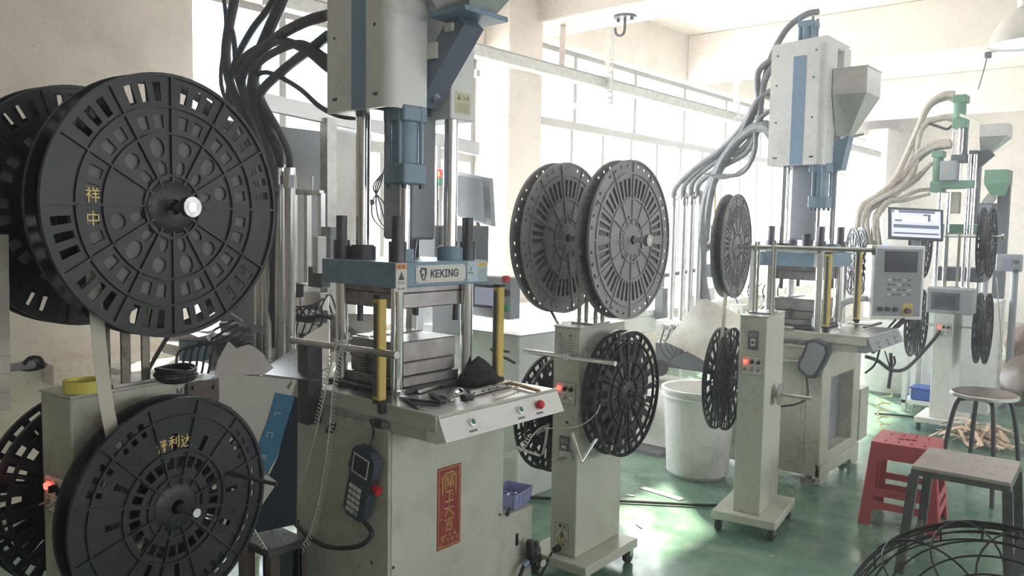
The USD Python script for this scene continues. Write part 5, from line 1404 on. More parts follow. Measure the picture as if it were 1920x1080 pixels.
single('metal_clip', B().bar(onto(855, 738, zt + .006), onto(868, 730, zt + .012), .012, .008).bar(onto(862, 734, zt + .012), onto(866, 730, zt + .02), .004, .016), M['chrome'], 'small bright clip beside the black cloth', 'clip')
pl = thing('pliers', 'dark pliers with curved handles at the front left of the near press table', 'pliers', onto(770, 752))
pl('jaw', B().hull([onto(748, 747) + [0, 0, k] for k in (0, .008)] + [onto(764, 746) + [0, 0, k] for k in (0, .012)] + [onto(764, 752) + [0, 0, k] for k in (0, .012)]), M['steel'], False)
pl('handle', B().tube([onto(762, 749, zt + .006), onto(772, 756, zt + .006), onto(784, 763, zt + .006)], .006, 8), M['darksteel'])
pl('handle', B().tube([onto(762, 749, zt + .006), onto(790, 752, zt + .006), onto(826, 756, zt + .006)], .006, 8), M['darksteel'])
single('steel_bar', B().bar(onto(808, 738, zt + .006), onto(830, 752, zt + .006), .02, .01, b=.001), M['darksteel'], 'dark flat steel bar beside the pliers', 'bar')
single('grease_rag', B().sphere(onto(828, 746, zt + .006), .02, 2, (1.2, .7, .4)), M['cloth'], 'small dark rag ball in the middle of the near press table', 'rag')
single('hex_piece', B().cyl(onto(843, 752, zt + .004), onto(850, 750, zt + .004), .005, n=6), M['chrome'], 'tiny bright hex piece near the small dark rag', 'metal part')
# black cloth heap
cl = P(905, 722, z=zt)
ico = trimesh.creation.icosphere(4, 1.0)
v = ico.vertices.copy()
nz = meshkit.fbm(v * 1.6 + 3.1, 4, 3)
v = v * (0.72 + .55 * nz[:, None])
v[:, 2] = np.maximum(v[:, 2], -.05)
v *= [.085, .105, .10]
v[:, 2] *= 1 - .5 * np.clip(np.hypot(v[:, 0] / .085, v[:, 1] / .105), 0, 1)
single('black_cloth', B().add(v + cl + [-.05, .03, .004], ico.faces), M['cloth'], 'crumpled black cloth heaped at the right rear of the near press table', 'cloth', smooth=True)
single('wooden_stick', B().bar(onto(950, 716, zt + .012), onto(1012, 733, zt + .008), .014, .012, b=.002), M['warmwood'], 'pale stick lying near the right end of the near press table', 'stick')
single('thin_rod', B().cyl(onto(925, 741, zt + .012), onto(980, 722, zt + .012), .004, n=8), M['chrome'], 'thin bright rod lying beside the pale stick', 'rod')

# ------------------------------------------------------------------ fittings of the centre and right stands
L = dict(local=True)
a, c = P(984, 658, y=2.86), P(1154, 682, y=2.86)
CS('guide_bar', B().cyl(a, c, .0115, n=18), M['chrome'])
q = P(1063, 669, y=2.86)
CS('bar_clamp', B().box(q[0] - .016, q[0] + .016, 2.845, 2.915, q[2] - .016, q[2] + .016, .004), M['alu'], False)
pts = [P(1073, 812, y=2.78), P(1091, 866, y=2.78), P(1118, 823, y=2.86)]
CS('guide_fork', B().cyl(pts[0], pts[1], .007, n=12).cyl(pts[1], pts[2], .007, n=12).sphere(pts[1], .007, 1), M['chrome'])
CS('fork_bracket', B().box(-.01, .05, -.03, 0, .60 - .03, .60 + .01, .004).cyl((.02, -.03, .58), (.02, -.09, .58), .006, n=8), M['steel'], False, local=True)
CS('guide_fork', B().tube([P(965, 838, y=2.8), P(1000, 850, y=2.85), P(1018, 850, y=2.9), P(1028, 795, y=2.9)], .007, 8, 2), M['alu'])
CS('wire', B().tube([P(1128, 748, y=2.9), P(1118, 775, y=2.84), P(1090, 797, y=2.82), P(1060, 803, y=2.84), P(1022, 803, y=2.86)], .0025, 5), M['label'])
CS('slanted_stay', B().bar(P(1020, 560, y=3.1), P(1046, 608, y=3.0), .014, .006), M['alu'], False)
CS('power_plug', B().cyl((-.02, 0, .14), (-.02, -.035, .14), .017, .014, 14), M['black'], local=True)
CS('power_cable', B().tube([(-.02, -.03, .14), (-.03, -.05, .12), (-.05, -.075, .05), (-.07, -.1, .01), (-.2, -.14, .008)], .0055, 8), M['rubber'], local=True)
CS('screw', B().cyl((.03, -.001, .14), (.03, -.004, .14), .005, n=8), M['label'], local=True)
CS('hole', B().cyl((.012, 0, .735), (.012, -.002, .735), .007, n=12), M['black'], local=True)
# right stand: brake disc with spindle, high cross bar
RS('brake_disc', B().lathe([(0, .0), (.02, 0), (.025, .012), (.06, .016), (.06, .026), (.014, .03), (.014, .0)], wpt(RS, .085, .195, .79) + [0, 0, -.055], (math.cos(RS.rz), math.sin(RS.rz), 0), 32), M['steel'])
a = wpt(RS, .07, .195, .735)
RS('spindle', B().cyl(a, a + np.array([.2, .03, .0]), .011, n=14), M['chrome'])
ribbon('paper_tape', [wpt(RS, -.17, .06, 1.36), wpt(RS, -.175, .05, 1.1), wpt(RS, -.2, .03, .82)], .03, M['tape'], 'cream paper tape between the two edge-on reels of the right stand', wdir=(0.2, 1, 0))

# ------------------------------------------------------------------ farther press: pedal box, bottle, cabinet, screen
q = P(1524, 672, y=5.02)
pd = thing('pedal_box', 'dark grey pedal switch box hung on the side of the farther press', 'switch', q)
u, v = nrm([.94, 0, .34]), nrm([-.34, 0, .94])
u, v = nrm([.95, 0, -.3]), nrm([.3, 0, .95])
bp = Polygon([(-.06, .09), (-.02, .115), (.05, .11), (.075, .07), (.07, 0), (.055, -.1), (.02, -.12), (-.05, -.1), (-.07, -.06), (-.06, .0)])
pd('body', B().ext(bp.buffer(.008), .06, q + [0, .05, 0], u, v), M['darkgrey'], False)
pd('cover', B().ext(bp.buffer(-.012), .012, q + [0, -.008, 0], u, v), M['greyplastic'], False)
pd('cable', B().tube([q - v * .12, P(1514, 742, y=4.98), P(1495, 757, y=4.96), P(1462, 762, y=4.95)], .007, 8), M['rubber'])
q = P(1528, 612, y=5.25)
bt = thing('spray_bottle', 'small pale bottle on the farther press table', 'bottle', (q[0], q[1], .98))
bt('body', B().lathe([(0, .0), (.022, 0), (.022, .07), (.012, .085), (.012, .09), (0, .09)], (q[0], q[1], .981), n=20), M['labelblue'])
bt('cap', B().cyl((q[0], q[1], 1.071), (q[0], q[1], 1.095), .012, n=16), M['label'])
for i, (a, c, r, m, lab) in enumerate((((1620, 614), (1652, 606), .008, 'darksteel', 'dark tool bar on the farther press table front'), ((1572, 618), (1600, 612), .008, 'label', 'white slip on the farther press table'), ((1590, 606), (1640, 611), .006, 'chrome', 'bright rod on the farther press table'))):
    single('table_tool', B().cyl(P(*a, z=.995), P(*c, z=.995), r, n=10), M[m], lab, 'tool')
mb = B().sphere((-2.12, 5.5, 1.02), .1, 3, (1.1, 1.3, .5))
single('dark_bundle', mb, M['cloth'], 'dark bundle inside the farther press below the platen', 'cloth', smooth=True)

# control cabinet: rotated towards the aisle
cq = P(1683, 530, y=6.15)
face = nrm([.62, -.78, 0]); side = nrm(np.cross([0, 0, 1.0], -face)) ; side = nrm([.78, .62, 0])
cc = thing('control_cabinet', 'grey operator cabinet with keypad, three knobs and a yellow-ringed stop button', 'control panel', (cq[0], cq[1], 0))
cw, chh = .185, .265
cc('case', B().obox(cq - face * .06, side * cw, face * .06, np.array([0, 0, chh]), .008), M['white'], False)
cc('fascia', B().obox(cq + face * .002, side * (cw - .02), face * .002, np.array([0, 0, chh - .025])), M['greyplastic'], False)
on = lambda a, z: cq + side * a + np.array([0, 0, z]) + face * .005
cc('screen', B().obox(on(.015, .15), side * .115, face * .003, np.array([0, 0, .075])), M['screen'], False)
for i in range(9):
    cc('screen_key', B().obox(on(-.09 + i * .026, .062), side * .005, face * .003, np.array([0, 0, .004])), M['greyplastic'], False)
for r in range(4):
    for c in range(5):
        cc('key', B().obox(on(-.06 + c * .035, .02 - r * .035), side * .011, face * .002, np.array([0, 0, .006])), M['label' if (r + c) % 3 == 0 else 'darkgrey'], False)
for a in (-.12, -.065, -.01):
    cc('knob', B().cyl(on(a, -.19), on(a, -.19) + face * .02, .016, n=18), M['black'])
cc('stop_plate', B().obox(on(.075, -.19), side * .036, face * .002, np.array([0, 0, .042])), M['yellow'], False, label='yellow plate behind the stop button')
cc('stop_button', B().cyl(on(.075, -.2), on(.075, -.2) + face * .03, .022, .02, 20), M['brown'])
cc('blue_led', B().sphere(cq + side * -.1 + [0, 0, chh + .012] + face * .0, .009, 1), M['led_blue'], label='blue pilot light')
cc('arm', B().tube([cq - face * .1 - [0, 0, .1], cq - face * .22 - [0, 0, .12], (-1.86, 5.80, cq[2] - .14), (-1.88, 5.74, 1.0)], .022, 12), M['greyplastic'])
cc('cable', B().tube([cq - [0, 0, chh] + side * .06, P(1668, 625, y=6.1), P(1650, 648, y=6.05), P(1635, 660, y=6.0)], .018, 8), M['rubber'])
cc('cable', B().tube([cq - [0, 0, chh] + side * -.0, P(1656, 630, y=6.1), P(1642, 680, y=6.05), P(1622, 700, y=6.0)], .008, 8), M['rubber'])
sq = cq + np.array([.01, .06, chh + .155]) + side * .08
mn = thing('inspection_screen', 'tilted bright screen showing a machine picture on top of the operator cabinet', 'monitor', sq - [0, 0, .13])
nf = nrm(face + [0, 0, .12])
up = nrm(np.cross(side, nf)); up = up if up[2] > 0 else -up
tl = nrm(side + np.array([0, 0, -.03]))
mn('case', B().obox(sq - nf * .02, tl * .195, nf * .02, up * .115, .006), M['darkgrey'], False)
mn('screen', B().obox(sq + nf * .001, tl * .172, nf * .002, up * .095), M['lcd'], False, label='lit screen')
e = B()
sp = lambda a, b_: sq + nf * .004 + tl * a + up * b_
e.obox(sp(-.02, .085), tl * .15, nf * .001, up * .008).obox(sp(.075, .045), tl * .025, nf * .001, up * .025).obox(sp(-.1, .02), tl * .05, nf * .001, up * .006).obox(sp(.0, -.02), tl * .16, nf * .001, up * .012).obox(sp(0, -.07), tl * .16, nf * .001, up * .006)
mn('dark_shapes', e, M['lcddim'], False)
mn('bright_bar', B().obox(sp(-.01, .035), tl * .09, nf * .0012, up * .022).obox(sp(.13, .05), tl * .02, nf * .0012, up * .025).obox(sp(-.14, .06), tl * .015, nf * .0012, up * .03), M['lcdbright'], False)
mn('bracket', B().box(sq[0] - .03, sq[0] + .03, sq[1] + .02, sq[1] + .05, sq[2] - .17, sq[2] - .05), M['greyplastic'], False)

# ------------------------------------------------------------------ green press in the back
gy = 8.0
gp = thing('green_press', 'tall green vertical press in the back right with zinc hopper and pale hoses', 'moulding machine', P(1800, 600, y=gy) * [1, 1, 0])


def gcyl(name, px, y0, y1, wpx, m, dy=0.0, n=20, lab=None):
    a, c = P(px, y0, y=gy + dy), P(px, y1, y=gy + dy)
    r = wpx / 2 * np.dot(CAX[2], a - CAM) / FPX
    return gp(name, B().cyl([c[0], c[1], c[2]], [c[0], c[1], a[2]], r, n=n), M[m], label=lab)


def gbox(name, x0, x1, y0, y1, m, dy=0.0, d=.14):
    a, c = P(x0, y0, y=gy + dy), P(x1, y1, y=gy + dy)
    return gp(name, B().box(a[0], c[0], a[1], a[1] + d, c[2], a[2], .004), M[m], False)


gcyl('top_cylinder', 1798, 182, 232, 22, 'green')
gbox('cylinder_flange', 1786, 1811, 178, 190, 'green', -.08, .16)
gbox('cylinder_flange', 1785, 1810, 222, 238, 'green', -.08, .16)
gcyl('piston_rod', 1797, 232, 340, 9, 'chrome')
gcyl('piston_rod', 1786, 245, 300, 5, 'chrome')
gcyl('ram_body', 1805, 240, 300, 14, 'darkgrey', .05)
gbox('cross_head', 1783, 1812, 290, 304, 'darkgrey', -.06, .14)
gcyl('side_cylinder', 1757, 286, 345, 18, 'green')
gbox('side_cylinder_cap', 1747, 1768, 283, 294, 'green', -.06, .12)
gbox('switch_box', 1763, 1791, 302, 338, 'greyplastic', -.15, .1)
gbox('cross_beam', 1744, 1764, 340, 360, 'green', -.1, .2)
gbox('cross_beam', 1764, 1826, 339, 352, 'green', -.1, .2)
gcyl('rear_barrel', 1822, 285, 420, 22, 'darkgrey', .1)
gbox('barrel_cap', 1817, 1834, 282, 294, 'darkgrey', .0, .16)
for px in (1752, 1768):
    gcyl('tie_bar', px, 360, 560, 9, 'chrome')
for px in (1803, 1813):
    gcyl('tie_bar', px, 290, 560, 7, 'chrome', -.05)
gcyl('tie_bar', 1832, 400, 560, 9, 'steel', .1)
gbox('grey_plate', 1776, 1796, 360, 400, 'tape', 0, .1)
gbox('lower_body', 1735, 1850, 560, 780, 'white', .2, .6)
gbox('mould_block', 1752, 1842, 500, 530, 'darkgrey', 0, .3)
gbox('mould_block', 1758, 1836, 420, 440, 'green', .05, .25)
hq = P(1862, 258, y=gy)
x0, x1 = P(1836, 258, y=gy)[0], P(1888, 258, y=gy)[0]
zt_, zm, zb = P(1862, 232, y=gy)[2], P(1862, 255, y=gy)[2], P(1850, 284, y=gy)[2]
gp('hopper', B().hull([(x, y, zm) for x in (x0, x1) for y in (gy, gy + .25)] + [(x, y, zb) for x in (x0 + .0, x0 + .08) for y in (gy + .08, gy + .18)]).box(x0, x1, gy, gy + .25, zm, zt_), M['alu'], False)
gp('feed_chute', B().bar(P(1822, 315, y=gy + .1), P(1858, 284, y=gy + .12), .1, .09), M['darkgrey'], False)
gp('lever', B().cyl(P(1800, 215, y=gy - .1), P(1840, 230, y=gy - .1), .012, n=10), M['label'])
gp('rating_mark', B().box(P(1772, 318, y=gy - .152)[0], P(1782, 318, y=gy)[0], gy - .152, gy - .15, P(1772, 322, y=gy)[2], P(1772, 316, y=gy)[2]), M['orange'], False)
lines = [
    (1.2, (1790, 176, gy), (1768, 178, gy), (1740, 198, gy), (1722, 240, gy), (1700, 290, gy), (1675, 340, gy - .2), (1640, 370, gy - .4), (1614, 390, gy - .6), (1606, 440, gy - .6)),
    (1.0, (1788, 218, gy), (1765, 220, gy), (1735, 232, gy), (1722, 262, gy), (1716, 310, gy), (1690, 350, gy - .2), (1650, 372, gy - .4), (1622, 395, gy - .6), (1616, 450, gy - .6)),
    (1.0, (1782, 266, gy), (1755, 268, gy), (1722, 285, gy), (1700, 320, gy), (1668, 352, gy - .2), (1635, 378, gy - .4), (1625, 410, gy - .6), (1630, 460, gy - .6)),
    (1.0, (1784, 272, gy), (1750, 276, gy), (1715, 300, gy), (1688, 345, gy - .1), (1655, 385, gy - .3), (1640, 410, gy - .6), (1642, 450, gy - .6)),
    (.8, (1748, 305, gy), (1720, 330, gy), (1680, 352, gy - .2), (1640, 370, gy - .4), (1612, 410, gy - .6), (1610, 470, gy - .6)),
    (.8, (1748, 355, gy), (1720, 358, gy), (1690, 372, gy - .2), (1660, 380, gy - .4), (1645, 410, gy - .6), (1650, 460, gy - .6)),
    (.5, (1786, 235, gy), (1775, 242, gy), (1755, 236, gy), (1735, 232, gy), (1724, 250, gy)),
]
for i, ln in enumerate(lines):
    gp('hose', B().tube([P(a, b_, y=c) for a, b_, c in ln[1:]], .023 * ln[0], 8, 5), M['hosepale' if i != 6 else 'rubber'])
    if i < 6:
        gp('hose', B().tube([P(a + 5 * math.sin(j * 1.3 + i), b_ + 7 + 5 * math.cos(j * 1.7 + i), y=c + .06) for j, (a, b_, c) in enumerate(ln[1:])], .02 * ln[0], 8, 5), M['hosepale'])
# second green hopper beyond
gq = thing('green_hopper', 'green feed hopper of the press beyond the tall green one', 'hopper', P(1866, 372, y=9.2))
x0, x1 = P(1845, 340, y=9.2)[0], P(1888, 340, y=9.2)[0]
zt_, zm, zb = P(1866, 318, y=9.2)[2], P(1866, 344, y=9.2)[2], P(1860, 366, y=9.2)[2]
gq('body', B().hull([(x, y, zm) for x in (x0, x1) for y in (9.2, 9.5)] + [(x, y, zb) for x in (x0 + .05, x0 + .17) for y in (9.3, 9.42)]).box(x0, x1, 9.2, 9.5, zm, zt_), M['green'], False)
gq('stand', B().bar((x1 - .05, 9.42, 0), (x1 - .05, 9.42, zm), .1, .1), M['darkgrey'], False)
gq('spout', B().bar(P(1862, 366, y=9.35), P(1848, 384, y=9.35), .1, .08), M['steel'], False)
bq = P(1850, 392, y=9.2)
mm = thing('far_monitor', 'small dark monitor under the green feed hopper', 'monitor', P(1850, 404, y=9.1))
a, c = P(1832, 381, y=9.1), P(1866, 404, y=9.1)
mm('case', B().box(a[0], c[0], 9.1, 9.18, c[2], a[2], .006), M['darkgrey'], False)
mm('screen', B().box(a[0] + .02, c[0] - .03, 9.095, 9.1, c[2] + .02, a[2] - .02), M['lcddim'], False)
mm('post', B().cyl((a[0] + .1, 9.15, 0), (a[0] + .1, 9.15, c[2]), .03, n=12), M['greyplastic'])
a, c = P(1868, 476, y=8.6), P(1914, 510, y=8.6)
mm = thing('far_touch_panel', 'grey touch panel at the right edge behind the far reels', 'control panel', (a[0], 8.6, 0))
mm('case', B().box(a[0], c[0], 8.6, 8.7, c[2], a[2], .008), M['greyplastic'], False)
mm('screen', B().box(a[0] + .06, c[0] - .08, 8.594, 8.6, c[2] + .03, a[2] - .04), M['lcddim'], False)
for k in range(2):
    mm('button', B().cyl((c[0] - .04, 8.6, a[2] - .07 - k * .08), (c[0] - .04, 8.58, a[2] - .07 - k * .08), .02, n=14), M['darkgrey'])
mm('post', B().cyl((a[0] + .15, 8.66, 0), (a[0] + .15, 8.66, c[2]), .03, n=12), M['greyplastic'])
a, c = P(1738, 538, y=6.9), P(1822, 592, y=6.9)
mm = thing('touch_panel_box', 'pale box with a dark touch screen in front of the green press', 'control panel', (a[0], 6.9, 0))
mm('case', B().box(a[0], c[0], 6.9, 7.06, c[2], a[2], .01), M['greyplastic'], False)
mm('bezel', B().box(a[0] + .035, c[0] - .09, 6.894, 6.9, c[2] + .03, a[2] - .035, .002), M['darkgrey'], False)
mm('screen', B().box(a[0] + .06, c[0] - .115, 6.891, 6.894, c[2] + .055, a[2] - .06), M['screen'], False)
mm('arm', B().box(a[0] + .05, a[0] + .10, 7.06, 8.15, a[2] - .12, a[2] - .07), M['greyplastic'], False)
# far reel stand with its four reels
FS = stand('grey reel stand before the green press, with a red light and four spoked reels', (-1.52, 7.2, 0), 2, M['white'], z1=1.6, z2=.86, axle=(-.3, .36), low=(-.3, .3))
FS('tape_ribbon', B().bar(P(1868, 520, y=7.35), P(1880, 660, y=7.35), .03, .004), M['tape'], False)
R_ = REEL['spoked']
G3 = 'reels on the far stand'
for x, z, lab, a in ((.24, 1.55, 'spoked reel at the upper right of the far stand, before the green hopper', 0), (-.24, 1.53, 'spoked reel at the upper left of the far stand, beside the inspection screen', 9), (.25, .86, 'spoked reel at the lower right of the far stand', 4), (-.24, .86, 'spoked reel at the lower left of the far stand', 12)):
    put_reel('spoked', FS, x, z, lab, G3, a)
rp = thing('reel_pole', 'slim pole carrying the edge-on reel behind the farther press', 'pole', P(1605, 490, y=7.0) * [1, 1, 0])
q = P(1605, 490, y=7.0)
rp('pole', B().cyl((q[0] - .1, q[1] + .03, 0), (q[0] - .1, q[1] + .03, q[2] + .05), .02, n=12), M['alu'])
rp('axle', B().cyl((q[0] - .1, q[1] - .05, q[2]), (q[0] + .07, q[1] + .045, q[2]), .011, n=10), M['alu'])
place(R_, 'plastic_reel', 'dark reel seen edge-on behind the farther press, left of the operator cabinet', 'reel', P(1605, 490, y=7.0), (0, 0, 30), 'reels on the far stand')
tb = thing('blue_tray', 'blue plastic tray on the low shelf behind the farther stand', 'tray', P(1733, 752, y=7.9))
a = P(1733, 752, y=7.9)
tb('tray', B().box(a[0] - .12, a[0] + .14, 7.9, 8.1, a[2], a[2] + .10, .01), M['bluetray'], False)
tb('lip', B().box(a[0] - .13, a[0] + .15, 7.89, 8.11, a[2] + .1, a[2] + .115, .004), M['bluetray'], False)
# steel shelf frame under it
sf = thing('shelf_frame', 'pale steel shelf frame between the white bucket and the far stand', 'shelf', (a[0], 8.0, 0))
for x in (a[0] - .16, a[0] + .18):
    for y in (7.86, 8.14):
        sf('post', B().box(x - .02, x + .02, y - .02, y + .02, 0, 1.0), M['white'], False)
sf('shelf', B().box(a[0] - .18, a[0] + .2, 7.84, 8.16, a[2] - .03, a[2] - .002), M['white'], False)
sf('shelf', B().box(a[0] - .18, a[0] + .2, 7.84, 8.16, 1.0, 1.03), M['white'], False)

# ------------------------------------------------------------------ stools
def red_stool(c, rz):
    t = thing('plastic_stool', 'red plastic stool on the green floor beside the farther press', 'stool', c, rz)
    H, w0, w1 = .46, .178, .135
    L = dict(local=True)
    top = Polygon([(-w1, -w1), (w1, -w1), (w1, w1), (-w1, w1)]).buffer(.02, 6)
    hole = unary_union([affinity.translate(Point(0, 0).buffer(.018, 10), x, y) for x, y in ((0, 0), (.03, .01), (-.03, -.01))])
    slots = unary_union([sbox(-.1 + .065 * i, .07, -.093 + .065 * i, .11) for i in range(4)] + [sbox(-.1 + .065 * i, -.11, -.093 + .065 * i, -.07) for i in range(4)])
    t('seat', B().ext(top.difference(hole).difference(slots), .012, (0, 0, H - .012)), M['redstool'], False, **L)
    def at(s, z):
        return w1 + .02 + (w0 - w1) * (1 - z / H)
    for k in range(4):
        a = k * math.pi / 2
        u = np.array([math.cos(a), math.sin(a), 0]); n_ = np.array([math.sin(a), -math.cos(a), 0])
        hw = lambda z: at(0, z)
        o0 = n_ * hw(0); vv = (n_ * hw(H) + np.array([0, 0, H])) - o0
        vl = np.linalg.norm(vv)
        W0, W1 = hw(0), hw(H)
        pan = Polygon([(-W0, 0), (W0, 0), (W1, vl), (-W1, vl)])
        f = vl / H
        cut = [Polygon([(-W0 + .058, -.01), (W0 - .058, -.01), (W0 - .063, .08 * f), (W0 - .078, .095 * f), (-W0 + .078, .095 * f), (-W0 + .063, .08 * f)]),
               sbox(-W0 + .066, .135 * f, W0 - .066, .165 * f),
               Polygon([(-W0 + .068, .205 * f), (W0 - .068, .205 * f), (W0 - .078, .345 * f), (W0 - .098, .37 * f), (-W0 + .098, .37 * f), (-W0 + .078, .345 * f)])]
        t('side_frame', B().ext(pan.difference(unary_union(cut)), .006, o0, u, vv / vl), M['redstool'], False, **L)
    for sx in (-1, 1):
        for sy in (-1, 1):
            z0, z1 = (0, H - .005)
            t('leg', B().tube([(sx * (at(0, 0) - .004), sy * (at(0, 0) - .004), 0), (sx * (at(0, H) - .006), sy * (at(0, H) - .006), H - .008)], .011, 10, smooth=False), M['redstool'], **L)
    return t


red_stool((-1.17, 4.84, 0), 6)
# square steel stool in front of it
sc = np.array([-.775, 4.31, 0])
ss = thing('square_stool', 'square steel stool with a worn laminate top in front of the red stool', 'stool', sc, 3)
ss('top', B().box(-.2, .2, -.215, .215, .505, .522, .002), M['woodtop'], False, local=True)
ss('rim', B().box(-.203, .203, -.218, .218, .478, .507, .002), M['stoolsteel'], False, local=True)
for sx in (-1, 1):
    for sy in (-1, 1):
        ss('leg', B().hull([(sx * .19 + dx, sy * .2 + dy, .48) for dx in (-.02, .02) for dy in (-.02, .02)] + [(sx * .225 + dx, sy * .235 + dy, 0) for dx in (-.02, .02) for dy in (-.02, .02)]), M['stoolsteel'], False, local=True)
for s in (-1, 1):
    ss('stretcher', B().bar((s * .215, -.22, .12), (s * .215, .22, .12), .02, .025), M['stoolsteel'], False, local=True)
# round stool
rc = np.array([-.94, 5.62, 0])
rs = thing('round_stool', 'round stool with a dark worn seat and bent tube legs behind the square stool', 'stool', rc)
zs = .655
rs('seat', B().lathe([(0, zs), (.16, zs), (.178, zs - .008), (.182, zs - .02), (.176, zs - .035), (.15, zs - .04), (0, zs - .04)], rc, n=56), M['stoolseat'])
rs('seat_rim', B().lathe([(.180, zs - .01), (.186, zs - .014), (.186, zs - .03), (.178, zs - .034)], rc, n=56, closed=True), M['alu'])
for a in (.5, 2.0, 3.7, 5.2):
    d = np.array([math.cos(a), math.sin(a), 0])
    rs('leg', B().tube([rc + d * .02 + [0, 0, zs - .05], rc + d * .12 + [0, 0, zs - .05], rc + d * .16 + [0, 0, zs - .09], rc + d * .2 + [0, 0, zs - .3], rc + d * .235 + [0, 0, .0]], .0135, 10, 4), M['darksteel'])
rs('ring', B().lathe([(.185, .2), (.2, .2), (.2, .212), (.185, .212)], rc, n=40, closed=True), M['darksteel'])
# round steel cover leaning at the right edge
q = P(1912, 700, y=6.6)
dc = thing('round_steel_cover', 'round polished steel stool seat tilted at the right edge', 'stool', q * [1, 1, 0])
dc('seat', B().lathe([(0, .02), (.12, .015), (.15, 0), (.14, -.012), (0, -.01)], q, nrm([-.5, -.75, .5]), 48), M['stoolseat'])
dc('rod', B().tube([q, q + [.05, .1, -.3], q * [1, 1, 0] + [.1, .2, 0]], .014, 8), M['darksteel'])

# brown sacks, scrap strips, air hose and cables
q = P(1905, 655, y=9.0)
ico = trimesh.creation.icosphere(4, 1.0)
for i, (dx, dz, s, lab) in enumerate(((.05, .22, (.22, .2, .24), 'brown sack slumped against the far right wall, lower one'), (.08, .58, (.18, .17, .2), 'brown sack on top of another at the far right'))):
    v = ico.vertices * (0.85 + .3 * meshkit.fbm(ico.vertices * 2.2 + i * 5, 4, i))[:, None] * s
    single('brown_sack', B().add(v + [q[0] + dx, 9.0, dz], ico.faces), M['sack'], lab, 'sack', smooth=True)
r2 = random.Random(3)
sp = thing('scrap_pile', 'heap of curled brown kraft paper strips on the floor behind the round stool', 'scrap', P(1832, 838, z=0))
for i in range(46):
    c = P(1790 + r2.random() * 85, 826 + r2.random() * 16, z=0.0)
    c[2] = .012 + r2.random() * .12 * (1 - abs(i % 12 - 6) / 8)
    a = r2.random() * 6.28; ln = .1 + r2.random() * .16; d = np.array([math.cos(a), math.sin(a), 0]); s = nrm(np.cross(d, [0, 0, 1]) + np.array([0, 0, r2.uniform(-.6, .6)]))
    pts = [c - d * ln, c - d * ln * .3 + [0, 0, r2.random() * .1], c + d * ln * .4 + [0, 0, r2.random() * .1], c + d * ln]
    b = B(); p_ = smoothline(pts, 3); p_[:, 2] = np.maximum(p_[:, 2], .012)
    for u_, w_ in zip(p_[:-1], p_[1:]):
        b.obox((u_ + w_) / 2, (w_ - u_) / 2, s * .014, np.cross(nrm(w_ - u_), s) * .0006)
    sp('strip', b, M['kraft'], False)
pts = []
for k in range(90):
    a = k * .42
    f = k / 90
    c = P(1661 - 6 * math.sin(f * 4), 742 + 78 * f, y=6.9)
    pts.append(c + np.array([.045 * math.cos(a), .03 * math.sin(a), .006 * math.sin(a)]))
pts = [P(1668, 722, y=6.6), P(1672, 735, y=6.7)] + pts
pts = [np.array([x[0], x[1], max(x[2], .012)]) for x in pts]
single('coiled_air_hose', B().tube(pts, .006, 6, 3), M['coil'], 'pale yellow coiled air hose hanging below the black air gun', 'hose')
ag = thing('air_gun', 'black air gun hanging on the cable in front of the far white bucket', 'air gun', P(1668, 700, y=6.5))
ag('body', B().tube([P(1670, 662, y=6.5), P(1671, 690, y=6.5), P(1668, 712, y=6.5), P(1666, 728, y=6.5)], [.006, .006, .008, .011, .014, .016, .018, .016, .015, .014, .013, .012, .011, .012, .012, .012, .010, .009, .008][:19] if 0 else .013, 8), M['rubber'])
ag('trigger', B().tube([P(1672, 690, y=6.48), P(1678, 680, y=6.48), P(1676, 668, y=6.48)], .008, 6), M['rubber'])
ag('nozzle', B().cyl(P(1659, 658, y=6.5), P(1668, 688, y=6.5), .005, n=8), M['darksteel'])
single('black_cable', B().tube([P(1622, 668, y=6.4), P(1645, 676, y=6.45), P(1672, 694, y=6.5), P(1700, 690, y=6.8), P(1735, 655, y=7.0), P(1762, 622, y=7.2), P(1775, 596, y=7.25)], .014, 8), M['rubber'], 'thick black cable sagging from the farther press to the pale touch panel box', 'cable')
single('floor_cable', B().tube([P(962, 931, z=.012), P(1040, 935, z=.012), P(1160, 939, z=.012), P(1260, 944, z=.012), P(1345, 947, z=.012), P(1420, 935, z=.012)], .009, 8), M['rubber'], 'black cable lying across the floor between the centre and right stands', 'cable')
single('floor_cable', B().tube([P(1640, 775, z=.012), P(1700, 780, z=.012), P(1740, 786, z=.012), P(1760, 776, z=.012)], .009, 8), M['rubber'], 'dark cable on the floor behind the red stool', 'cable')
for i, (px, py, w, d, a, m, lab) in enumerate(((1240, 925, .3, .05, -.1, 'label', 'long pale scrap of film on the floor behind the centre stand'), (1182, 929, .05, .02, .3, 'label', 'small pale paper scrap on the floor right of the centre stand'), (1448, 1043, .022, .012, .5, 'label', 'tiny pale paper scrap on the green floor in front of the right stand'), (1820, 905, .05, .008, .6, 'label', 'white cigarette-like scrap under the square stool'), (1198, 987, .06, .006, -.5, 'ink', 'dark pin on the bright floor patch beside the centre stand'))):
    q = P(px, py, z=.003)
    single('floor_scrap', B().obox(q, np.array([math.cos(a), math.sin(a), 0]) * w / 2, np.array([-math.sin(a), math.cos(a), 0]) * d / 2, (0, 0, .002)), M[m], lab, 'scrap', smooth=False)

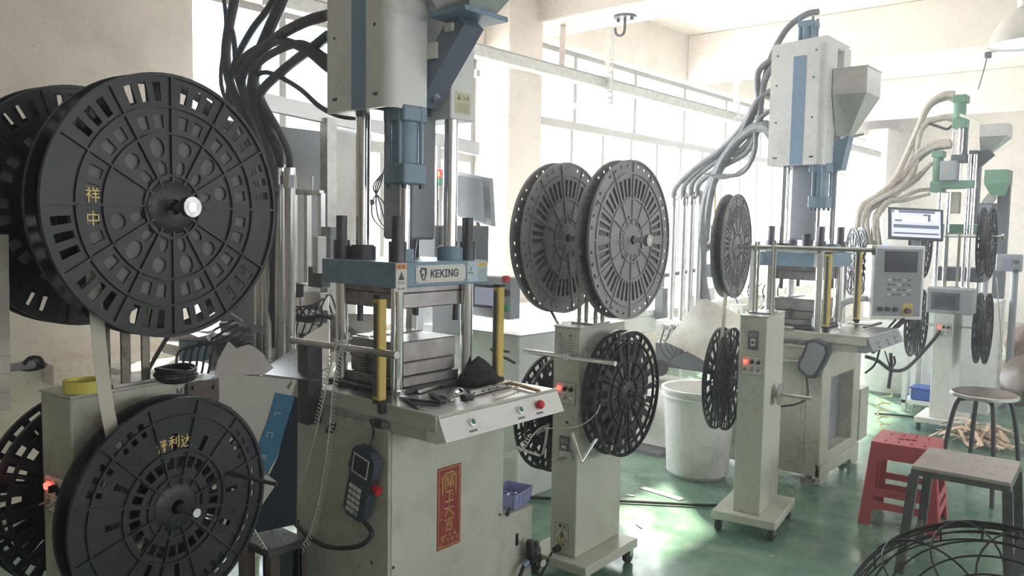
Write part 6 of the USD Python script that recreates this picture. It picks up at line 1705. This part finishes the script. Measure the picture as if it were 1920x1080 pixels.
# ------------------------------------------------------------------ black wire fan guard at the bottom right
fc = P(1868, 1218, d=1.95)
fa = nrm(np.array([-fc[0] / 3.4, -fc[1] / 3.4, .85]))
fg = thing('floor_fan', 'black wire-guarded floor fan at the bottom right corner', 'fan', (fc[0], fc[1], 0))
u0, v0, _ = frame(fa)
RG, HG = .355, .10
prof = lambda s: (RG * math.sin(s * math.pi / 2), HG * math.cos(s * math.pi / 2))
for s in (.15, .27, .39, .51, .62, .72, .81, .89, .95, 1.0):
    r, h = prof(s)
    fg('guard_ring', B().lathe([(r + .0028 * math.cos(a), h + .0028 * math.sin(a)) for a in np.arange(6) * math.pi / 3], fc, fa, 72, True), M['black'])
for h in (-.02, -.045, -.08):
    fg('guard_ring', B().lathe([(RG + .004 + .0028 * math.cos(a), h + .0028 * math.sin(a)) for a in np.arange(6) * math.pi / 3], fc, fa, 72, True), M['black'])
for k in range(22):
    a = k * 2 * math.pi / 22
    pts = []
    for s in np.linspace(.1, 1.0, 9):
        r, h = prof(s)
        aa = a + (1.1 if k % 2 else -.7) * (1 - s)
        pts.append(fc + (u0 * math.cos(aa) + v0 * math.sin(aa)) * r + fa * (h + .003))
    pts.append(fc + (u0 * math.cos(a) + v0 * math.sin(a)) * (RG + .004) - fa * .08)
    fg('guard_wire', B().tube(pts, .0028, 6, 2), M['black'])
fg('motor', B().cyl(fc - fa * .12, fc + fa * .02, .07, n=28), M['black'])
fg('cap', B().lathe([(0, HG + .012), (.05, HG + .008), (.06, HG - .004), (0, HG - .004)], fc, fa, 28), M['black'])
for k in range(3):
    a = k * 2.094
    d = u0 * math.cos(a) + v0 * math.sin(a); e_ = np.cross(fa, d)
    fg('blade', B().add(*[(np.array([fc + d * .06 - e_ * .04 + fa * .0, fc + d * .06 + e_ * .04 + fa * .03, fc + d * .3 + e_ * .13 + fa * .045, fc + d * .31 - e_ * .05 - fa * .02, fc + d * .06 - e_ * .04 - fa * .004, fc + d * .06 + e_ * .04 + fa * .026, fc + d * .3 + e_ * .13 + fa * .041, fc + d * .31 - e_ * .05 - fa * .024])), np.array([[0, 1, 2], [0, 2, 3], [4, 6, 5], [4, 7, 6], [0, 4, 5], [0, 5, 1], [1, 5, 6], [1, 6, 2], [2, 6, 7], [2, 7, 3], [3, 7, 4], [3, 4, 0]])]), M['darkgrey'], False)
fg('pole', B().cyl((fc[0], fc[1], 0.03), fc - fa * .1, .022, n=16), M['darksteel'])
fg('base', B().lathe([(0, .05), (.05, .045), (.2, .02), (.21, 0), (0, 0)], (fc[0], fc[1], 0), n=40), M['black'])

# ------------------------------------------------------------------ added haze volume standing in for lens glare
if GLARE_HAZE > 0:
    M['haze'] = usdkit.material(stage, '/World/Looks/added_glare_haze', {'v': ('principled_volume', {'color': (0.96, 0.97, 1.0), 'density': GLARE_HAZE, 'anisotropy': 0.45})}, [], volume='v.volume')
    single('added_glare_haze', B().box(XW - .24, XR + .15, YB - .1, YF + .1, -.05, CZ + .06), M['haze'], 'thin added haze standing in for lens glare across the workshop', 'haze', kind='stuff', smooth=False)
